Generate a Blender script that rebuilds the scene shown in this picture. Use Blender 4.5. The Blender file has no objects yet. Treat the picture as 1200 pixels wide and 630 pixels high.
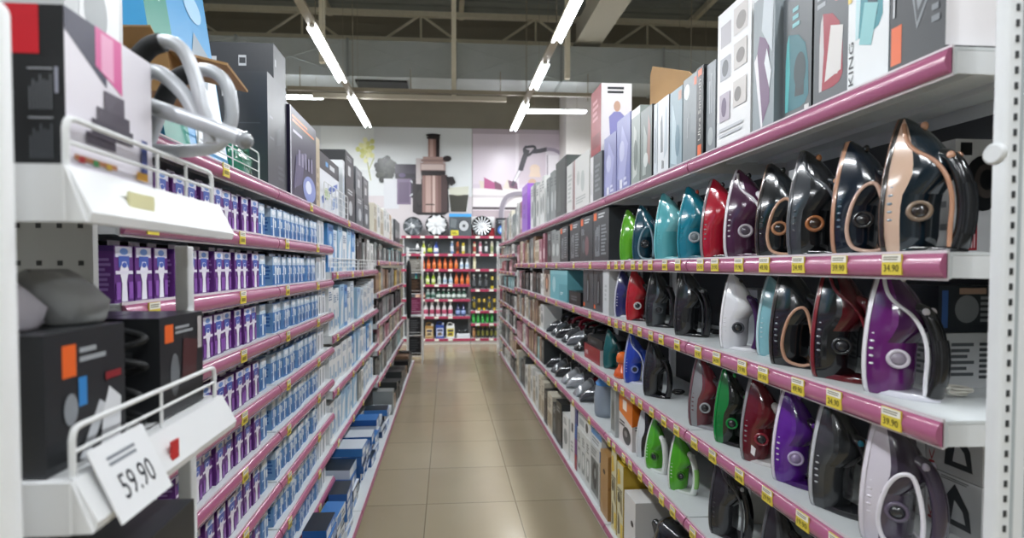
import bpy, math, random
from mathutils import Vector, Matrix
PI = math.pi
R = math.radians
sc = bpy.context.scene
COL = sc.collection

# ------------------------------------------------------------------ materials
def lin(h):
    h = h.lstrip('#')
    if len(h) == 3: h = ''.join(c*2 for c in h)
    v = [int(h[i:i+2], 16)/255 for i in (0, 2, 4)]
    return tuple((c/12.92 if c <= .04045 else ((c+.055)/1.055)**2.4) for c in v)
_mats = {}
def mat(h, rough=.45, metal=0., coat=0., trans=0., emit=0., noise=0., alpha=1., nscale=12.):
    key = (h, rough, metal, coat, trans, emit, noise, alpha, nscale)
    if key in _mats: return _mats[key]
    m = bpy.data.materials.new('surface_' + h.lstrip('#'))
    m.use_nodes = True
    nt = m.node_tree; b = nt.nodes['Principled BSDF']
    c = lin(h) + (1,)
    b.inputs['Base Color'].default_value = c
    b.inputs['Roughness'].default_value = rough
    b.inputs['Metallic'].default_value = metal
    b.inputs['Coat Weight'].default_value = coat
    b.inputs['Coat Roughness'].default_value = .08
    b.inputs['Transmission Weight'].default_value = trans
    b.inputs['Alpha'].default_value = alpha
    if emit:
        b.inputs['Emission Color'].default_value = c
        b.inputs['Emission Strength'].default_value = emit
    if noise:
        tc = nt.nodes.new('ShaderNodeTexCoord'); n = nt.nodes.new('ShaderNodeTexNoise')
        n.inputs['Scale'].default_value = nscale; n.inputs['Detail'].default_value = 4
        mr = nt.nodes.new('ShaderNodeMapRange')
        mr.inputs['To Min'].default_value = 1-noise; mr.inputs['To Max'].default_value = 1+noise
        mx = nt.nodes.new('ShaderNodeMix'); mx.data_type = 'RGBA'; mx.blend_type = 'MULTIPLY'
        mx.inputs[0].default_value = 1; mx.inputs[6].default_value = c
        nt.links.new(tc.outputs['Object'], n.inputs['Vector'])
        nt.links.new(n.outputs['Fac'], mr.inputs['Value'])
        nt.links.new(mr.outputs['Result'], mx.inputs[7])
        nt.links.new(mx.outputs[2], b.inputs['Base Color'])
    _mats[key] = m
    return m
def paper(h): return mat(h, .32)
def gloss(h): return mat(h, .16, coat=.6)
STEEL_WHITE = mat('#dcdfe0', .38, noise=.04)
DECK = mat('#d3d8d9', .4, noise=.04)
WIRE = mat('#e6e8e8', .35)

# ------------------------------------------------------------------ mesh builder
_glyph = {}
def glyphs(text):
    if text in _glyph: return _glyph[text]
    cu = bpy.data.curves.new('lettering', 'FONT'); cu.body = text; cu.size = 1; cu.resolution_u = 2
    o = bpy.data.objects.new('lettering', cu); COL.objects.link(o)
    dg = bpy.context.evaluated_depsgraph_get(); ev = o.evaluated_get(dg); me = ev.to_mesh()
    vs = [tuple(v.co) for v in me.vertices]; fs = [tuple(p.vertices) for p in me.polygons]
    ev.to_mesh_clear(); bpy.data.objects.remove(o); bpy.data.curves.remove(cu)
    xs = [v[0] for v in vs]; ys = [v[1] for v in vs]
    x0, x1, y0, y1 = min(xs), max(xs), min(ys), max(ys)
    vs = [((v[0]-x0)/(x1-x0), (v[1]-y0)/(y1-y0)) for v in vs]
    _glyph[text] = (vs, fs)
    return _glyph[text]

class MB:
    def __init__(s): s.v = []; s.f = []; s.m = []; s.sm = []; s.mats = []
    def mi(s, m):
        if m not in s.mats: s.mats.append(m)
        return s.mats.index(m)
    def add(s, vs, fs, m, smooth=False, M=None):
        b = len(s.v); i = s.mi(m)
        for p in vs:
            p = Vector(p); s.v.append(tuple(M @ p) if M else tuple(p))
        for f in fs:
            s.f.append([b+k for k in f]); s.m.append(i); s.sm.append(smooth)
    def box(s, x0, x1, y0, y1, z0, z1, m, M=None):
        vs = [(x0,y0,z0),(x1,y0,z0),(x1,y1,z0),(x0,y1,z0),(x0,y0,z1),(x1,y0,z1),(x1,y1,z1),(x0,y1,z1)]
        s.add(vs, [(0,3,2,1),(4,5,6,7),(0,1,5,4),(1,2,6,5),(2,3,7,6),(3,0,4,7)], m, M=M)
    def rbox(s, x0, x1, y0, y1, z0, z1, m, r=.004, n=3, M=None):
        # box with its vertical edges and top rounded
        pts = []
        for cx, cy, a0 in ((x1-r, y1-r, 0), (x0+r, y1-r, 90), (x0+r, y0+r, 180), (x1-r, y0+r, 270)):
            for k in range(n+1):
                a = R(a0+90*k/n); pts.append((cx, cy, math.cos(a), math.sin(a)))
        rings = [[(p[0]+r*p[2], p[1]+r*p[3], z0) for p in pts]]
        for k in range(n+1):
            a = R(90*k/n); q = r*math.cos(a)
            rings.append([(p[0]+q*p[2], p[1]+q*p[3], z1-r+r*math.sin(a)) for p in pts])
        s.loft(rings, m, True, M=M)
    def loft(s, rings, m, smooth=True, cap0=True, cap1=True, closed=True, M=None):
        n = len(rings[0]); vs = [p for r in rings for p in r]; fs = []
        for i in range(len(rings)-1):
            for j in range(n if closed else n-1):
                k = (j+1) % n
                fs.append((i*n+j, i*n+k, (i+1)*n+k, (i+1)*n+j))
        s.add(vs, fs, m, smooth, M)
        if cap0: s.add(rings[0], [tuple(range(n))[::-1]], m, False, M)
        if cap1: s.add(rings[-1], [tuple(range(n))], m, False, M)
    def tube(s, path, r, m, seg=8, M=None, flat=1., up=None, closed=False):
        P = [Vector(p) for p in path]; rings = []
        n = len(P); ref = Vector(up) if up else None
        for i, p in enumerate(P):
            if closed: t = P[(i+1) % n]-P[i-1]
            else: t = P[min(i+1, n-1)]-P[max(i-1, 0)]
            t.normalize()
            if ref is None:
                ref = Vector((0,0,1)) if abs(t.z) < .9 else Vector((1,0,0))
            a = ref - t*ref.dot(t)
            if a.length < 1e-4: a = t.orthogonal()
            a.normalize(); bb = t.cross(a)
            if not up: ref = a
            rr = r[i] if isinstance(r, (list, tuple)) else r
            rings.append([tuple(p + (a*math.cos(2*PI*k/seg)*flat + bb*math.sin(2*PI*k/seg))*rr) for k in range(seg)])
        if closed: rings.append(rings[0])
        s.loft(rings, m, True, not closed, not closed, M=M)
    def lathe(s, prof, m, seg=16, M=None):
        rings = [[(r*math.cos(2*PI*k/seg), r*math.sin(2*PI*k/seg), z) for k in range(seg)] for r, z in prof]
        s.loft(rings, m, True, M=M)
    def prism(s, poly, ax, a0, a1, m, M=None, smooth=False):
        # poly: 2-D points; ax: axis of extrusion
        def q(p, t): return {'x': (t, p[0], p[1]), 'y': (p[0], t, p[1]), 'z': (p[0], p[1], t)}[ax]
        s.loft([[q(p, a0) for p in poly], [q(p, a1) for p in poly]], m, smooth, M=M)
    def ball(s, c, r, m, seg=12, rows=8, M=None):
        rx, ry, rz = r if isinstance(r, tuple) else (r, r, r)
        rings = []
        for i in range(rows+1):
            a = -PI/2 + PI*i/rows; q = max(math.cos(a), .02)
            rings.append([(c[0]+rx*q*math.cos(2*PI*k/seg), c[1]+ry*q*math.sin(2*PI*k/seg), c[2]+rz*math.sin(a)) for k in range(seg)])
        s.loft(rings, m, True, M=M)
    # ---- printed surface: art laid on a rectangle O + u*U + v*V, raised a hair along N
    def art(s, O, U, V, items):
        O = Vector(O); U = Vector(U); V = Vector(V); N = U.cross(V).normalized()
        asp = U.length/V.length
        for k, it in enumerate(items):
            off = N*(.0005+.00025*k); t = it[0]
            def pt(u, v): return tuple(O+U*u+V*v+off)
            if t == 'r':
                _, a, b, c, d, h = it
                s.add([pt(a,b), pt(c,b), pt(c,d), pt(a,d)], [(0,1,2,3)], paper(h))
            elif t == 'e':
                _, cu, cv, ru, rv, h = it
                s.add([pt(cu+ru*math.cos(2*PI*j/20), cv+rv*math.sin(2*PI*j/20)) for j in range(20)], [tuple(range(20))], paper(h))
            elif t == 'p':
                s.add([pt(*q) for q in it[1]], [tuple(range(len(it[1])))], paper(it[2]))
            elif t == 'lines':
                _, a, b, c, d, n, h = it
                rr = random.Random(n*7+int(a*100))
                for j in range(n):
                    v0 = b+(d-b)*(j+.2)/n; v1 = b+(d-b)*(j+.75)/n; c2 = a+(c-a)*rr.uniform(.6, 1)
                    s.add([pt(a,v0), pt(c2,v0), pt(c2,v1), pt(a,v1)], [(0,1,2,3)], paper(h))
            elif t == 'vlines':
                _, a, b, c, d, n, h = it
                rr = random.Random(n*5+int(a*100))
                for j in range(n):
                    u0 = a+(c-a)*(j+.2)/n; u1 = a+(c-a)*(j+.75)/n; d2 = b+(d-b)*rr.uniform(.6, 1)
                    s.add([pt(u0,b), pt(u1,b), pt(u1,d2), pt(u0,d2)], [(0,1,2,3)], paper(h))
            elif t == 'text':
                _, a, b, c, d, txt, h = it[:7]; rot = len(it) > 7
                vs, fs = glyphs(txt)
                if rot: q = [pt(a+(c-a)*(1-y), b+(d-b)*x) for x, y in vs]
                else: q = [pt(a+(c-a)*x, b+(d-b)*y) for x, y in vs]
                s.add(q, fs, paper(h))
            elif t == 'iron':   # printed picture of a steam iron: sole plate outline, body, opening
                _, a, b, c, d, h1, h2, h3 = it
                def L(pts): return [pt(a+(c-a)*x, b+(d-b)*y) for x, y in pts]
                o1 = [(0,0),(.62,0),(.86,.03),(1,.12),(.98,.5),(.84,.78),(.55,.93),(.12,1),(0,.7)]
                s.add(L(o1), [tuple(range(9))], paper(h1))
                off = off+N*.0002
                s.add(L([(0,0),(.12,0),(.2,.5),(.14,1),(.05,.9),(0,.6)]), [tuple(range(6))], paper(h3))
                s.add(L([(.42,.16),(.8,.14),(.82,.45),(.7,.62),(.5,.66)]), [tuple(range(5))], paper(h2))
    def build(s, name, parent=None, loc=None, rot=None):
        me = bpy.data.meshes.new(name); me.from_pydata(s.v, [], s.f)
        for m in s.mats: me.materials.append(m)
        me.polygons.foreach_set('material_index', s.m); me.polygons.foreach_set('use_smooth', s.sm)
        me.update()
        return place(name, me, parent, loc, rot)
def place(name, me, parent=None, loc=None, rot=None):
    o = bpy.data.objects.new(name, me); COL.objects.link(o)
    if parent: o.parent = parent
    if loc: o.location = loc
    if rot is not None: o.rotation_euler = rot if isinstance(rot, tuple) else (0,0,rot)
    return o
def tag(o, label=None, cat=None, group=None, kind=None):
    if label: o['label'] = label
    if cat: o['category'] = cat
    if group: o['group'] = group
    if kind: o['kind'] = kind
    return o
def thing(name, label, cat, loc=(0,0,0), rot=0, group=None):
    o = bpy.data.objects.new(name, None); COL.objects.link(o)
    o.location = loc; o.rotation_euler = rot if isinstance(rot, tuple) else (0,0,rot)
    o.empty_display_size = .05
    return tag(o, label, cat, group)
def copy_tree(o, parent=None):
    c = o.copy(); COL.objects.link(c)
    if parent: c.parent = parent
    for ch in list(o.children): copy_tree(ch, c)
    return c
ORD = ['first','second','third','fourth','fifth','sixth','seventh','eighth','ninth','tenth','eleventh','twelfth','thirteenth',
       'fourteenth','fifteenth','sixteenth','seventeenth','eighteenth','nineteenth','twentieth']
def bez(pts, n=6):   # smooth polyline through pts (Catmull-Rom)
    P = [Vector(p) for p in pts]; out = []
    for i in range(len(P)-1):
        a = P[max(i-1,0)]; b = P[i]; c = P[i+1]; d = P[min(i+2,len(P)-1)]
        for k in range(n):
            t = k/n
            out.append(.5*((2*b)+(c-a)*t+(2*a-5*b+4*c-d)*t*t+(3*b-a-3*c+d)*t**3))
    out.append(P[-1]); return [tuple(p) for p in out]

# ------------------------------------------------------------------ the room
XL, XR, YB, YF, ZR = -8., 8.5, -4., 10.8, 6.9
def struct(name, mb): return tag(mb.build(name), kind='structure')
def floor_material():
    m = bpy.data.materials.new('floor_tiles'); m.use_nodes = True; nt = m.node_tree; b = nt.nodes['Principled BSDF']
    tc = nt.nodes.new('ShaderNodeTexCoord'); mp = nt.nodes.new('ShaderNodeMapping')
    mp.inputs['Location'].default_value = (.14, .22, 0)
    br = nt.nodes.new('ShaderNodeTexBrick'); br.offset = 0; br.squash = 1
    br.inputs['Color1'].default_value = lin('#a2977e')+(1,); br.inputs['Color2'].default_value = lin('#998e76')+(1,)
    br.inputs['Mortar'].default_value = lin('#6d6552')+(1,)
    br.inputs['Scale'].default_value = 1; br.inputs['Mortar Size'].default_value = .003
    br.inputs['Brick Width'].default_value = .6; br.inputs['Row Height'].default_value = .6
    n = nt.nodes.new('ShaderNodeTexNoise'); n.inputs['Scale'].default_value = 2.2; n.inputs['Detail'].default_value = 5
    mr = nt.nodes.new('ShaderNodeMapRange'); mr.inputs['To Min'].default_value = .9; mr.inputs['To Max'].default_value = 1.08
    mx = nt.nodes.new('ShaderNodeMix'); mx.data_type = 'RGBA'; mx.blend_type = 'MULTIPLY'; mx.inputs[0].default_value = 1
    r2 = nt.nodes.new('ShaderNodeMapRange'); r2.inputs['To Min'].default_value = .14; r2.inputs['To Max'].default_value = .26
    L = nt.links.new
    L(tc.outputs['Object'], mp.inputs['Vector']); L(mp.outputs['Vector'], br.inputs['Vector']); L(tc.outputs['Object'], n.inputs['Vector'])
    L(n.outputs['Fac'], mr.inputs['Value']); L(n.outputs['Fac'], r2.inputs['Value'])
    L(br.outputs['Color'], mx.inputs[6]); L(mr.outputs['Result'], mx.inputs[7]); L(mx.outputs[2], b.inputs['Base Color'])
    L(r2.outputs['Result'], b.inputs['Roughness']); b.inputs['Specular IOR Level'].default_value = .6
    return m
m_ = MB(); m_.box(XL, XR, YB, YF, -.1, 0, floor_material()); struct('floor', m_)
WALL = mat('#858073', .8, noise=.08, nscale=3); ROOF = mat('#8a8f8a', .8, noise=.1, nscale=2); SIDE = mat('#77756f', .8, noise=.05)
m_ = MB(); m_.box(XL, XR, YF, YF+.15, 0, ZR, WALL)
for k in range(12): m_.box(XL, XR, YF-.006, YF, 4.62+k*.2, 4.634+k*.2, WALL)
struct('wall_back', m_)
m_ = MB(); m_.box(XL-.15, XL, YB, YF, 0, ZR, SIDE); struct('wall_left', m_)
m_ = MB(); m_.box(XR, XR+.15, YB, YF, 0, ZR, SIDE); struct('wall_right', m_)
m_ = MB(); m_.box(XL, XR, YB-.15, YB, 0, ZR, SIDE); struct('wall_front', m_)
m_ = MB(); m_.box(XL, XR, YB, YF, ZR, ZR+.1, ROOF)
for k in range(60): m_.box(XL, XR, YB+k*.25, YB+k*.25+.1, ZR-.035, ZR, ROOF)
struct('ceiling', m_)
m_ = MB(); PW = mat('#d9d5d2', .6, noise=.03)
m_.box(2.4, 3.05, 10.15, 10.78, 0, 5.4, PW); m_.box(2.385, 3.065, 10.135, 10.78, 0, .12, PW)
m_.box(2.62, 2.8, 10.13, 10.15, 3.55, 3.75, mat('#b8b2a8', .5))
struct('pillar', m_)
# roof trusses, duct and beam hang from the building: one thing each
TR = mat('#d6cfba', .6, noise=.1)
def truss(Y, z0, z1, step, x_off, lab):
    b = MB(); b.box(XL+.02, XR-.02, -.05, .05, 0, .09, TR); b.box(XL+.02, XR-.02, -.05, .05, z1-z0-.09, z1-z0, TR); x = XL+.4+x_off; h = z1-z0
    while x < XR-step:
        b.tube([(x,0,h-.05),(x+step*.32,0,.05)], .026, TR, 6); b.tube([(x,0,.05),(x,0,h-.05)], .022, TR, 6)
        b.tube([(x,0,h-.05),(x-step*.32,0,.05)], .026, TR, 6)
        x += step
    tag(b.build('roof_truss', None, (0, Y, z0)), lab, 'roof truss')
truss(10.0, 5.9, 6.5, 2.25, .35, 'beige steel roof truss just above the big grey air duct')
truss(7.4, 6.15, 6.75, 2.25, .1, 'beige steel roof truss crossing above the tube lights')
for k, xx in enumerate((-4.9, -2.4, .3, 5.2)):
    m_ = MB(); m_.box(xx-.05, xx+.05, YB+.05, YF-.02, ZR-.16, ZR-.05, TR)
    tag(m_.build('roof_purlin'), ['steel purlin along the ceiling, outermost on the toothbrush side','steel purlin along the ceiling above the toothbrush shelves',
        'steel purlin along the ceiling above the aisle','steel purlin along the ceiling far beyond the iron shelves'][k], 'purlin', 'ceiling purlins')
m_ = MB(); m_.box(2.35, 2.72, 3.0, 9.2, 5.62, 6.0, mat('#a9a597', .6, noise=.05)); m_.box(2.30, 2.77, 3.0, 9.2, 5.58, 5.62, mat('#a9a597', .6))
m_.box(2.5, 2.56, 3.2, 3.3, 6.0, ZR, TR); m_.box(2.5, 2.56, 9.0, 9.1, 6.0, ZR, TR)
tag(m_.build('ceiling_beam'), 'pale boxed beam running lengthwise under the roof beside the tube lights', 'beam')
DU = mat('#a9afae', .45, .2, noise=.12, nscale=3)
t = thing('air_duct', 'large grey sheet metal air duct crossing above the end wall', 'air duct', (0, 9.3, 4.86))
b = MB(); b.box(XL+.05, XR-.05, -.35, .35, 0, .62, DU); b.build('duct_body', t)
for k in range(9):
    x = -7.3+k*1.86
    b = MB(); b.box(x, x+.04, -.37, .37, -.02, .64, mat('#8d9291', .4, .2)); b.build('flange', t)
b = MB()
for k in range(8):
    x = -7.3+k*1.86
    b.tube([(x+.05,-.352,.02),(x+1.82,-.352,.6)], .006, DU, 5); b.tube([(x+.05,-.352,.6),(x+1.82,-.352,.02)], .006, DU, 5)
b.build('stiffening_crease', t)
b = MB(); b.box(-1.6, -.7, -.2, .2, -.035, -.001, mat('#2c2e2e', .5)); b.build('vent_grille', t)

# ------------------------------------------------------------------ tube lights
HOUS = mat('#8f8775', .5); TUBE = mat('#f4f8ff', .5, emit=30.)
def rail(x, y0, y1, lab):
    b = MB(); b.prism([(-.05,.0),(.05,.0),(.05,.03),(.02,.07),(-.02,.07),(-.05,.03)], 'y', y0, y1, HOUS)
    y = y0+.4
    while y < y1: b.tube([(0,y,.07),(0,y,ZR-4.24)], .006, HOUS, 5); y += 2.27
    tag(b.build('light_rail', None, (x,0,4.235)), lab, 'light rail', 'light rails')
def fixture(x, y0, y1, lab, z=4.235, alongx=False, power=1.0):
    L = y1-y0
    t = thing('fluorescent_light', lab, 'ceiling light', (x, (y0+y1)/2, z) if not alongx else (x, alongx, z), 0 if not alongx else PI/2, 'fluorescent lights')
    b = MB(); b.prism([(-.028,-.03),(.028,-.03),(.028,-.003),(-.028,-.003)], 'y', -L/2, L/2, mat('#e4e4e0', .4)); b.build('housing', t)
    for s in (-1, 1):
        b = MB(); b.tube([(s*.044,-L/2+.02,-.034),(s*.044,L/2-.02,-.048)], .015, TUBE, 8); b.build('tube_lamp', t)
    for s in (-1, 1):
        b = MB(); b.tube([(.027,s*L*.35,-.012),(.06,s*L*.35,-.011),(.06,s*L*.35,(4.822 if alongx or (not alongx and 8.92 < (y0+y1)/2+s*L*.35 < 9.68) else ZR-.036)-z)], .0025, HOUS, 5); b.build('hanger_wire', t)
    ld = bpy.data.lights.new('tube_light', 'AREA'); ld.shape = 'RECTANGLE'; ld.size = .085; ld.size_y = L
    ld.energy = 34*L*power; ld.color = (.94, .97, 1.0)
    lo = bpy.data.objects.new('tube_glow', ld); COL.objects.link(lo); lo.parent = t; lo.location = (0,0,-.068)
    return t
SIDE_NAME = {-1.47: 'over the toothbrush side', 1.27: 'over the iron side', -4.2: 'one aisle beyond the toothbrush shelves', 4.0: 'one aisle beyond the iron shelves',
             -6.7: 'two aisles beyond the toothbrush shelves', 6.6: 'two aisles beyond the iron shelves'}
segs = {-1.47: [(-3.3,-1.7),(-1.1,.52),(1.2,2.8),(3.45,5.1),(5.72,7.34),(7.99,9.67)],
        1.27: [(-3.1,-1.5),(-.85,.75),(1.5,3.0),(3.7,5.88),(6.55,7.45),(8.18,9.73)],
        -4.2: [(-1.1,.5),(2.2,3.8),(5.4,7.),(7.6,8.9)], 4.0: [(-1.1,.5),(2.2,3.8),(5.4,7.),(7.6,8.9)],
        -6.7: [(4.2,5.8),(7.2,8.8)], 6.6: [(4.2,5.8),(7.2,8.8)]}
for x, ss in segs.items():
    rail(x, -3.6, 9.75 if abs(x) < 2 else 9.0, 'long suspended light rail ' + SIDE_NAME[x])
    for k, (a, c) in enumerate(ss):
        fixture(x, a, c, f'{ORD[len(ss)-1-k]} twin tube light from the end wall, {SIDE_NAME[x]}', power=1. if abs(x) < 2 else 1.6)
fixture(1.95, 0, 1.1, 'short white tube light hung crosswise in front of the white pillar', 4.38, 9.0, power=.6)
fixture(-2.55, 0, .9, 'short tube light hung crosswise above the dark stacked boxes', 4.5, 8.9, power=.6)
m_ = MB(); m_.box(-2.6, 2.6, 8.55, 8.61, 4.47, 4.53, HOUS); m_.box(-2.2, 1.0, 8.54, 8.62, 4.36, 4.43, mat('#b5ae9d', .5))
for x in (-2.4, -.6, .9, 2.4): m_.tube([(x,8.58,4.4),(x,8.58,4.86)], .008, HOUS, 5)
tag(m_.build('cross_rail'), 'beige cable rail hung crosswise between the two rows of tube lights', 'cable rail')
for k, (x, y) in enumerate(((.12, 8.7), (-1.9, 8.0), (2.0, 8.4))):
    m_ = MB(); m_.box(x-.04, x+.04, y-.04, y+.04, 4.45 if k == 0 else 4.7, ZR-.04, TR); m_.box(x-.07, x+.07, y-.07, y+.07, ZR-.06, ZR-.04, TR)
    tag(m_.build('hanger_bar'), ['beige hanger bar in the middle above the cable rail','beige hanger bar above the toothbrush side near the duct','beige hanger bar beside the lengthwise beam'][k], 'hanger bar', 'ceiling hanger bars')

# ------------------------------------------------------------------ shelving
PINK = mat('#a05a76', .3, coat=.3); PINK_SHEEN = mat('#ae6284', .24, coat=.6)  # paler shelf-strip pink has the gloss highlight worked into its colour
HOLD = mat('#d9d3d6', .35); BACK = mat('#303336', .6); STEEL = mat('#b9bdc0', .4)
TAGY = paper('#e0cc4a'); TAGW = paper('#f3f1e6'); INK = '#3a3520'
def strip_poly(s, xf, z):   # bulged profile of the price strip; s: +1 the strip faces -x, -1 faces +x
    pts = []
    for k in range(7):
        t = k/6; pts.append((xf - s*(.006+.010*math.sin(PI*t)), z-.046+.046*t))
    pts += [(xf, z), (xf, z-.046)]
    return pts if s > 0 else pts[::-1]
def make_tag(mb, s, xf, y, z, w=.046, text=None):
    x = xf - s*.017
    mb.box(min(x, x+s*.003), max(x, x+s*.003), y-w/2, y+w/2, z-.041, z+.001, TAGY)
    # white upper band and the printed price
    O, U, V = ((x, y+w/2, z-.041), (0,-w,0), (0,0,.042)) if s > 0 else ((x, y-w/2, z-.041), (0,w,0), (0,0,.042))
    it = [('r', .02, .62, .98, .98, '#f3f1e6'), ('lines', .1, .7, .9, .92, 2, '#8d8a70')]
    if text: it.append(('text', .12, .16, .88, .5, text, INK))
    else: it.append(('r', .15, .18, .8, .45, '#8a7a20'))
    mb.art(O, U, V, it)
def bay(side, idx, y0, y1, a, depth, levels, base_a, base_z, tags, lab, top=2.12):
    s = side; g = .004
    t = thing('shelving_bay', lab, 'shelving bay', (0,0,0), 0, 'gondola bays on the ' + ('iron side' if s > 0 else 'toothbrush side'))
    xb = s*(a+depth)
    b = MB(); b.box(min(xb, xb+s*.02), max(xb, xb+s*.02), y0, y1, 0, top, BACK); b.build('back_panel', t)
    for yy in (y0, y1):
        b = MB(); x2 = xb-s*.03
        b.box(min(x2, xb-s*.001), max(x2, xb-s*.001), yy-.015 if yy == y1 else yy+.001, yy if yy == y1 else yy+.016, 0, top, STEEL_WHITE); b.build('upright', t)
    # base deck with its kick plate
    xf = s*base_a; xe = xb-s*.031
    b = MB(); b.box(min(xf+s*.006, xe), max(xf+s*.006, xe), y0+g, y1-g, base_z-.03, base_z, DECK)
    k0 = xf+s*.02; b.box(min(k0, k0+s*.02), max(k0, k0+s*.02), y0+g, y1-g, 0, base_z-.03, STEEL); bs = b.build('base_deck', t)
    b = MB(); b.prism(strip_poly(s, xf+s*.006, base_z), 'y', y0+g, y1-g, PINK, smooth=True)
    b.box(min(xf, xf+s*.006), max(xf, xf+s*.006), y0+g, y1-g, base_z-.052, base_z+.004, HOLD); b.build('price_strip', bs)
    for li, z in enumerate(levels):
        xf = s*a
        b = MB(); x1 = xf+s*.006
        b.box(min(x1, xe), max(x1, xe), y0+g, y1-g, z-.006, z, DECK)
        b.box(min(x1, x1+s*.004), max(x1, x1+s*.004), y0+g, y1-g, z-.05, z-.006, DECK)      # folded front
        b.box(min(xe, xe-s*.004), max(xe, xe-s*.004), y0+g, y1-g, z-.04, z-.006, DECK)
        for q in (.33, .66):
            xr = x1+(xe-x1)*q; b.box(min(xr, xr+s*.05), max(xr, xr+s*.05), y0+.02, y1-.02, z-.02, z-.006, DECK)
        sh = b.build('shelf', t)
        for yy in (y0+g, y1-g-.003):
            b = MB(); p = [(x1+s*.005, z-.048), (x1+s*.005, z-.007), (xe, z-.007), (xe, z-.055)]
            b.prism(p, 'y', yy, yy+.003, STEEL_WHITE); b.build('bracket', sh)
        b = MB(); b.prism(strip_poly(s, xf+s*.002, z-.002), 'y', y0+g, y1-g, PINK_SHEEN, smooth=True)
        b.box(min(xf, xf+s*.005), max(xf, xf+s*.005), y0+g, y1-g, z-.053, z+.004, HOLD); b.build('price_strip', sh)
        for yy, tx in tags(li, y0, y1):
            b = MB(); make_tag(b, s, xf+s*.002, yy, z-.003, text=tx); b.build('price_tag', sh)
    return t
rnd = random.Random(5)
AR, AL = .92, .70
RB = [.87+1.0*k for k in range(9)]; LB = [1.14+1.0*k for k in range(8)]
RLEV = [2.0, 1.625, 1.31, .97, .63]; RFAR = [1.98, 1.77, 1.51, 1.26, 1.0, .72, .38]
LLEV = [1.92, 1.716, 1.516, 1.318, 1.106, .91, .70, .50, .31]; LMID = [1.92, 1.56, 1.17, .83, .5]; LFAR = [1.92, 1.65, 1.32, 1.01, .74, .42]
PR = ['29.90','34.90','39.90','24.90','49.90','19.90']
def rtags0(li, y0, y1):
    if li == 0: return []
    return [(y0+.1+.135*k+rnd.uniform(-.02,.02), PR[(k+li) % 6]) for k in range(7)]
def rtags1(li, y0, y1):
    if li == 0: return []
    return [(y0+.08+.12*k+rnd.uniform(-.02,.02), None) for k in range(8)]
def rtags2(li, y0, y1): return [(y0+.3, None), (y0+.72, None)] if li else []
def ltags(li, y0, y1): return [(y0+.1, None), (y0+.62, None)] if li else [(y0+.5, None)]
def ltagsf(li, y0, y1): return [(y0+.05, None)] if li else []
for k in range(8):
    lv = RLEV if k < 6 else RFAR
    bay(1, k, RB[k], RB[k+1], AR, .41, lv, AR, .085, (rtags0, rtags1)[k] if k < 2 else rtags2,
        f'pink edged metal shelving bay, {ORD[k]} along the iron side of the aisle')
for k in range(7):
    lv = LLEV if k < 2 else LMID if k < 4 else LFAR
    bay(-1, k, LB[k], LB[k+1], AL, .38, lv, .53, .085, ltags if k < 3 else ltagsf,
        f'pink edged metal shelving bay, {ORD[k]} along the toothbrush side of the aisle')

# end post by the irons, slotted both ways
t = thing('end_post', 'white slotted steel end post beside the irons', 'shelf post', (.905, .765, 0))
b = MB(); SL = mat('#2e3133', .6)
b.rbox(0, .075, 0, .025, 0, 2.3, STEEL_WHITE, .006); b.box(.022, .026, -.002, 0, 0, 2.28, mat('#aeb6b9', .4)); b.box(.046, .05, -.002, 0, 0, 2.28, mat('#aeb6b9', .4))
for k in range(88):
    z = .06+k*.025
    b.box(.010, .0155, -.0012, .0005, z, z+.011, SL); b.box(.056, .062, -.0012, .0005, z+.006, z+.017, SL)
b.build('post', t)
b = MB(); b.lathe([(.016,0),(.018,.002),(.018,.006),(.014,.009)], STEEL_WHITE, 16, Matrix.Translation((.004,.018,1.785)) @ Matrix.Rotation(-PI/2, 4, 'Y')); b.build('round_clip', t)

# ------------------------------------------------------------------ cartons
ROTR, ROTL = -PI/2, PI/2       # local -y (the printed front) turns to the aisle
_cart = {}
def carton_mesh(w, d, h, body, front=(), near=(), side=1, top=None, taper=0.):
    """front edge along local y = 0, w along local x, d deep along +y; near = the side that turns to the shop entrance"""
    key = (round(w,3), round(d,3), round(h,3), body, tuple(map(str, front)), tuple(map(str, near)), side, top, taper)
    if key in _cart: return _cart[key]
    b = MB(); B = paper(body); e = .0012
    b.box(-w/2, w/2, 0, d, 0, h, B)
    # closing flap seam and top tuck
    b.box(-w/2+.004, w/2-.004, d/2-.001, d/2+.001, h, h+.0006, paper(top or body))
    if top: b.box(-w/2+e, w/2-e, e, d-e, h+.0006, h+.0011, paper(top))
    b.art((-w/2,0,0), (w,0,0), (0,0,h), front)
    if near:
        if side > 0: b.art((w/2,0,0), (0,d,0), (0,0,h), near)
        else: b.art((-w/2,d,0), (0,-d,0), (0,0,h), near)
    me = bpy.data.meshes.new('printed_carton'); me.from_pydata(b.v, [], b.f)
    for m in b.mats: me.materials.append(m)
    me.polygons.foreach_set('material_index', b.m); me.update()
    _cart[key] = me
    return me
def carton(side, y0, y1, z, h, d, body, label, front=(), near=(), name='appliance_box', cat='box', setback=.015, top=None, group=None, a=None, lean=0., yaw=0.):
    a = a if a is not None else (AR if side > 0 else AL)
    w = y1-y0-.003
    me = carton_mesh(w, d, h, body, front, near, side, top)
    o = place(name, me, None, (side*(a+setback), (y0+y1)/2, z+.0006), (-lean, 0, (ROTR if side > 0 else ROTL)+yaw))
    return tag(o, label, cat, group)
DK = '#33373b'; DK2 = '#25282b'; OR = '#e8682c'
def darkbox(pic=(), orange=True, u=.06):
    it = [('lines', .3, .84, .88, .95, 3, '#c8ccd0')]
    if orange: it.append(('r', u, .83, u+.2, .97, OR))
    it += [('lines', .12, .06, .45, .22, 4, '#8c9298')]
    return it + list(pic)
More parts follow.
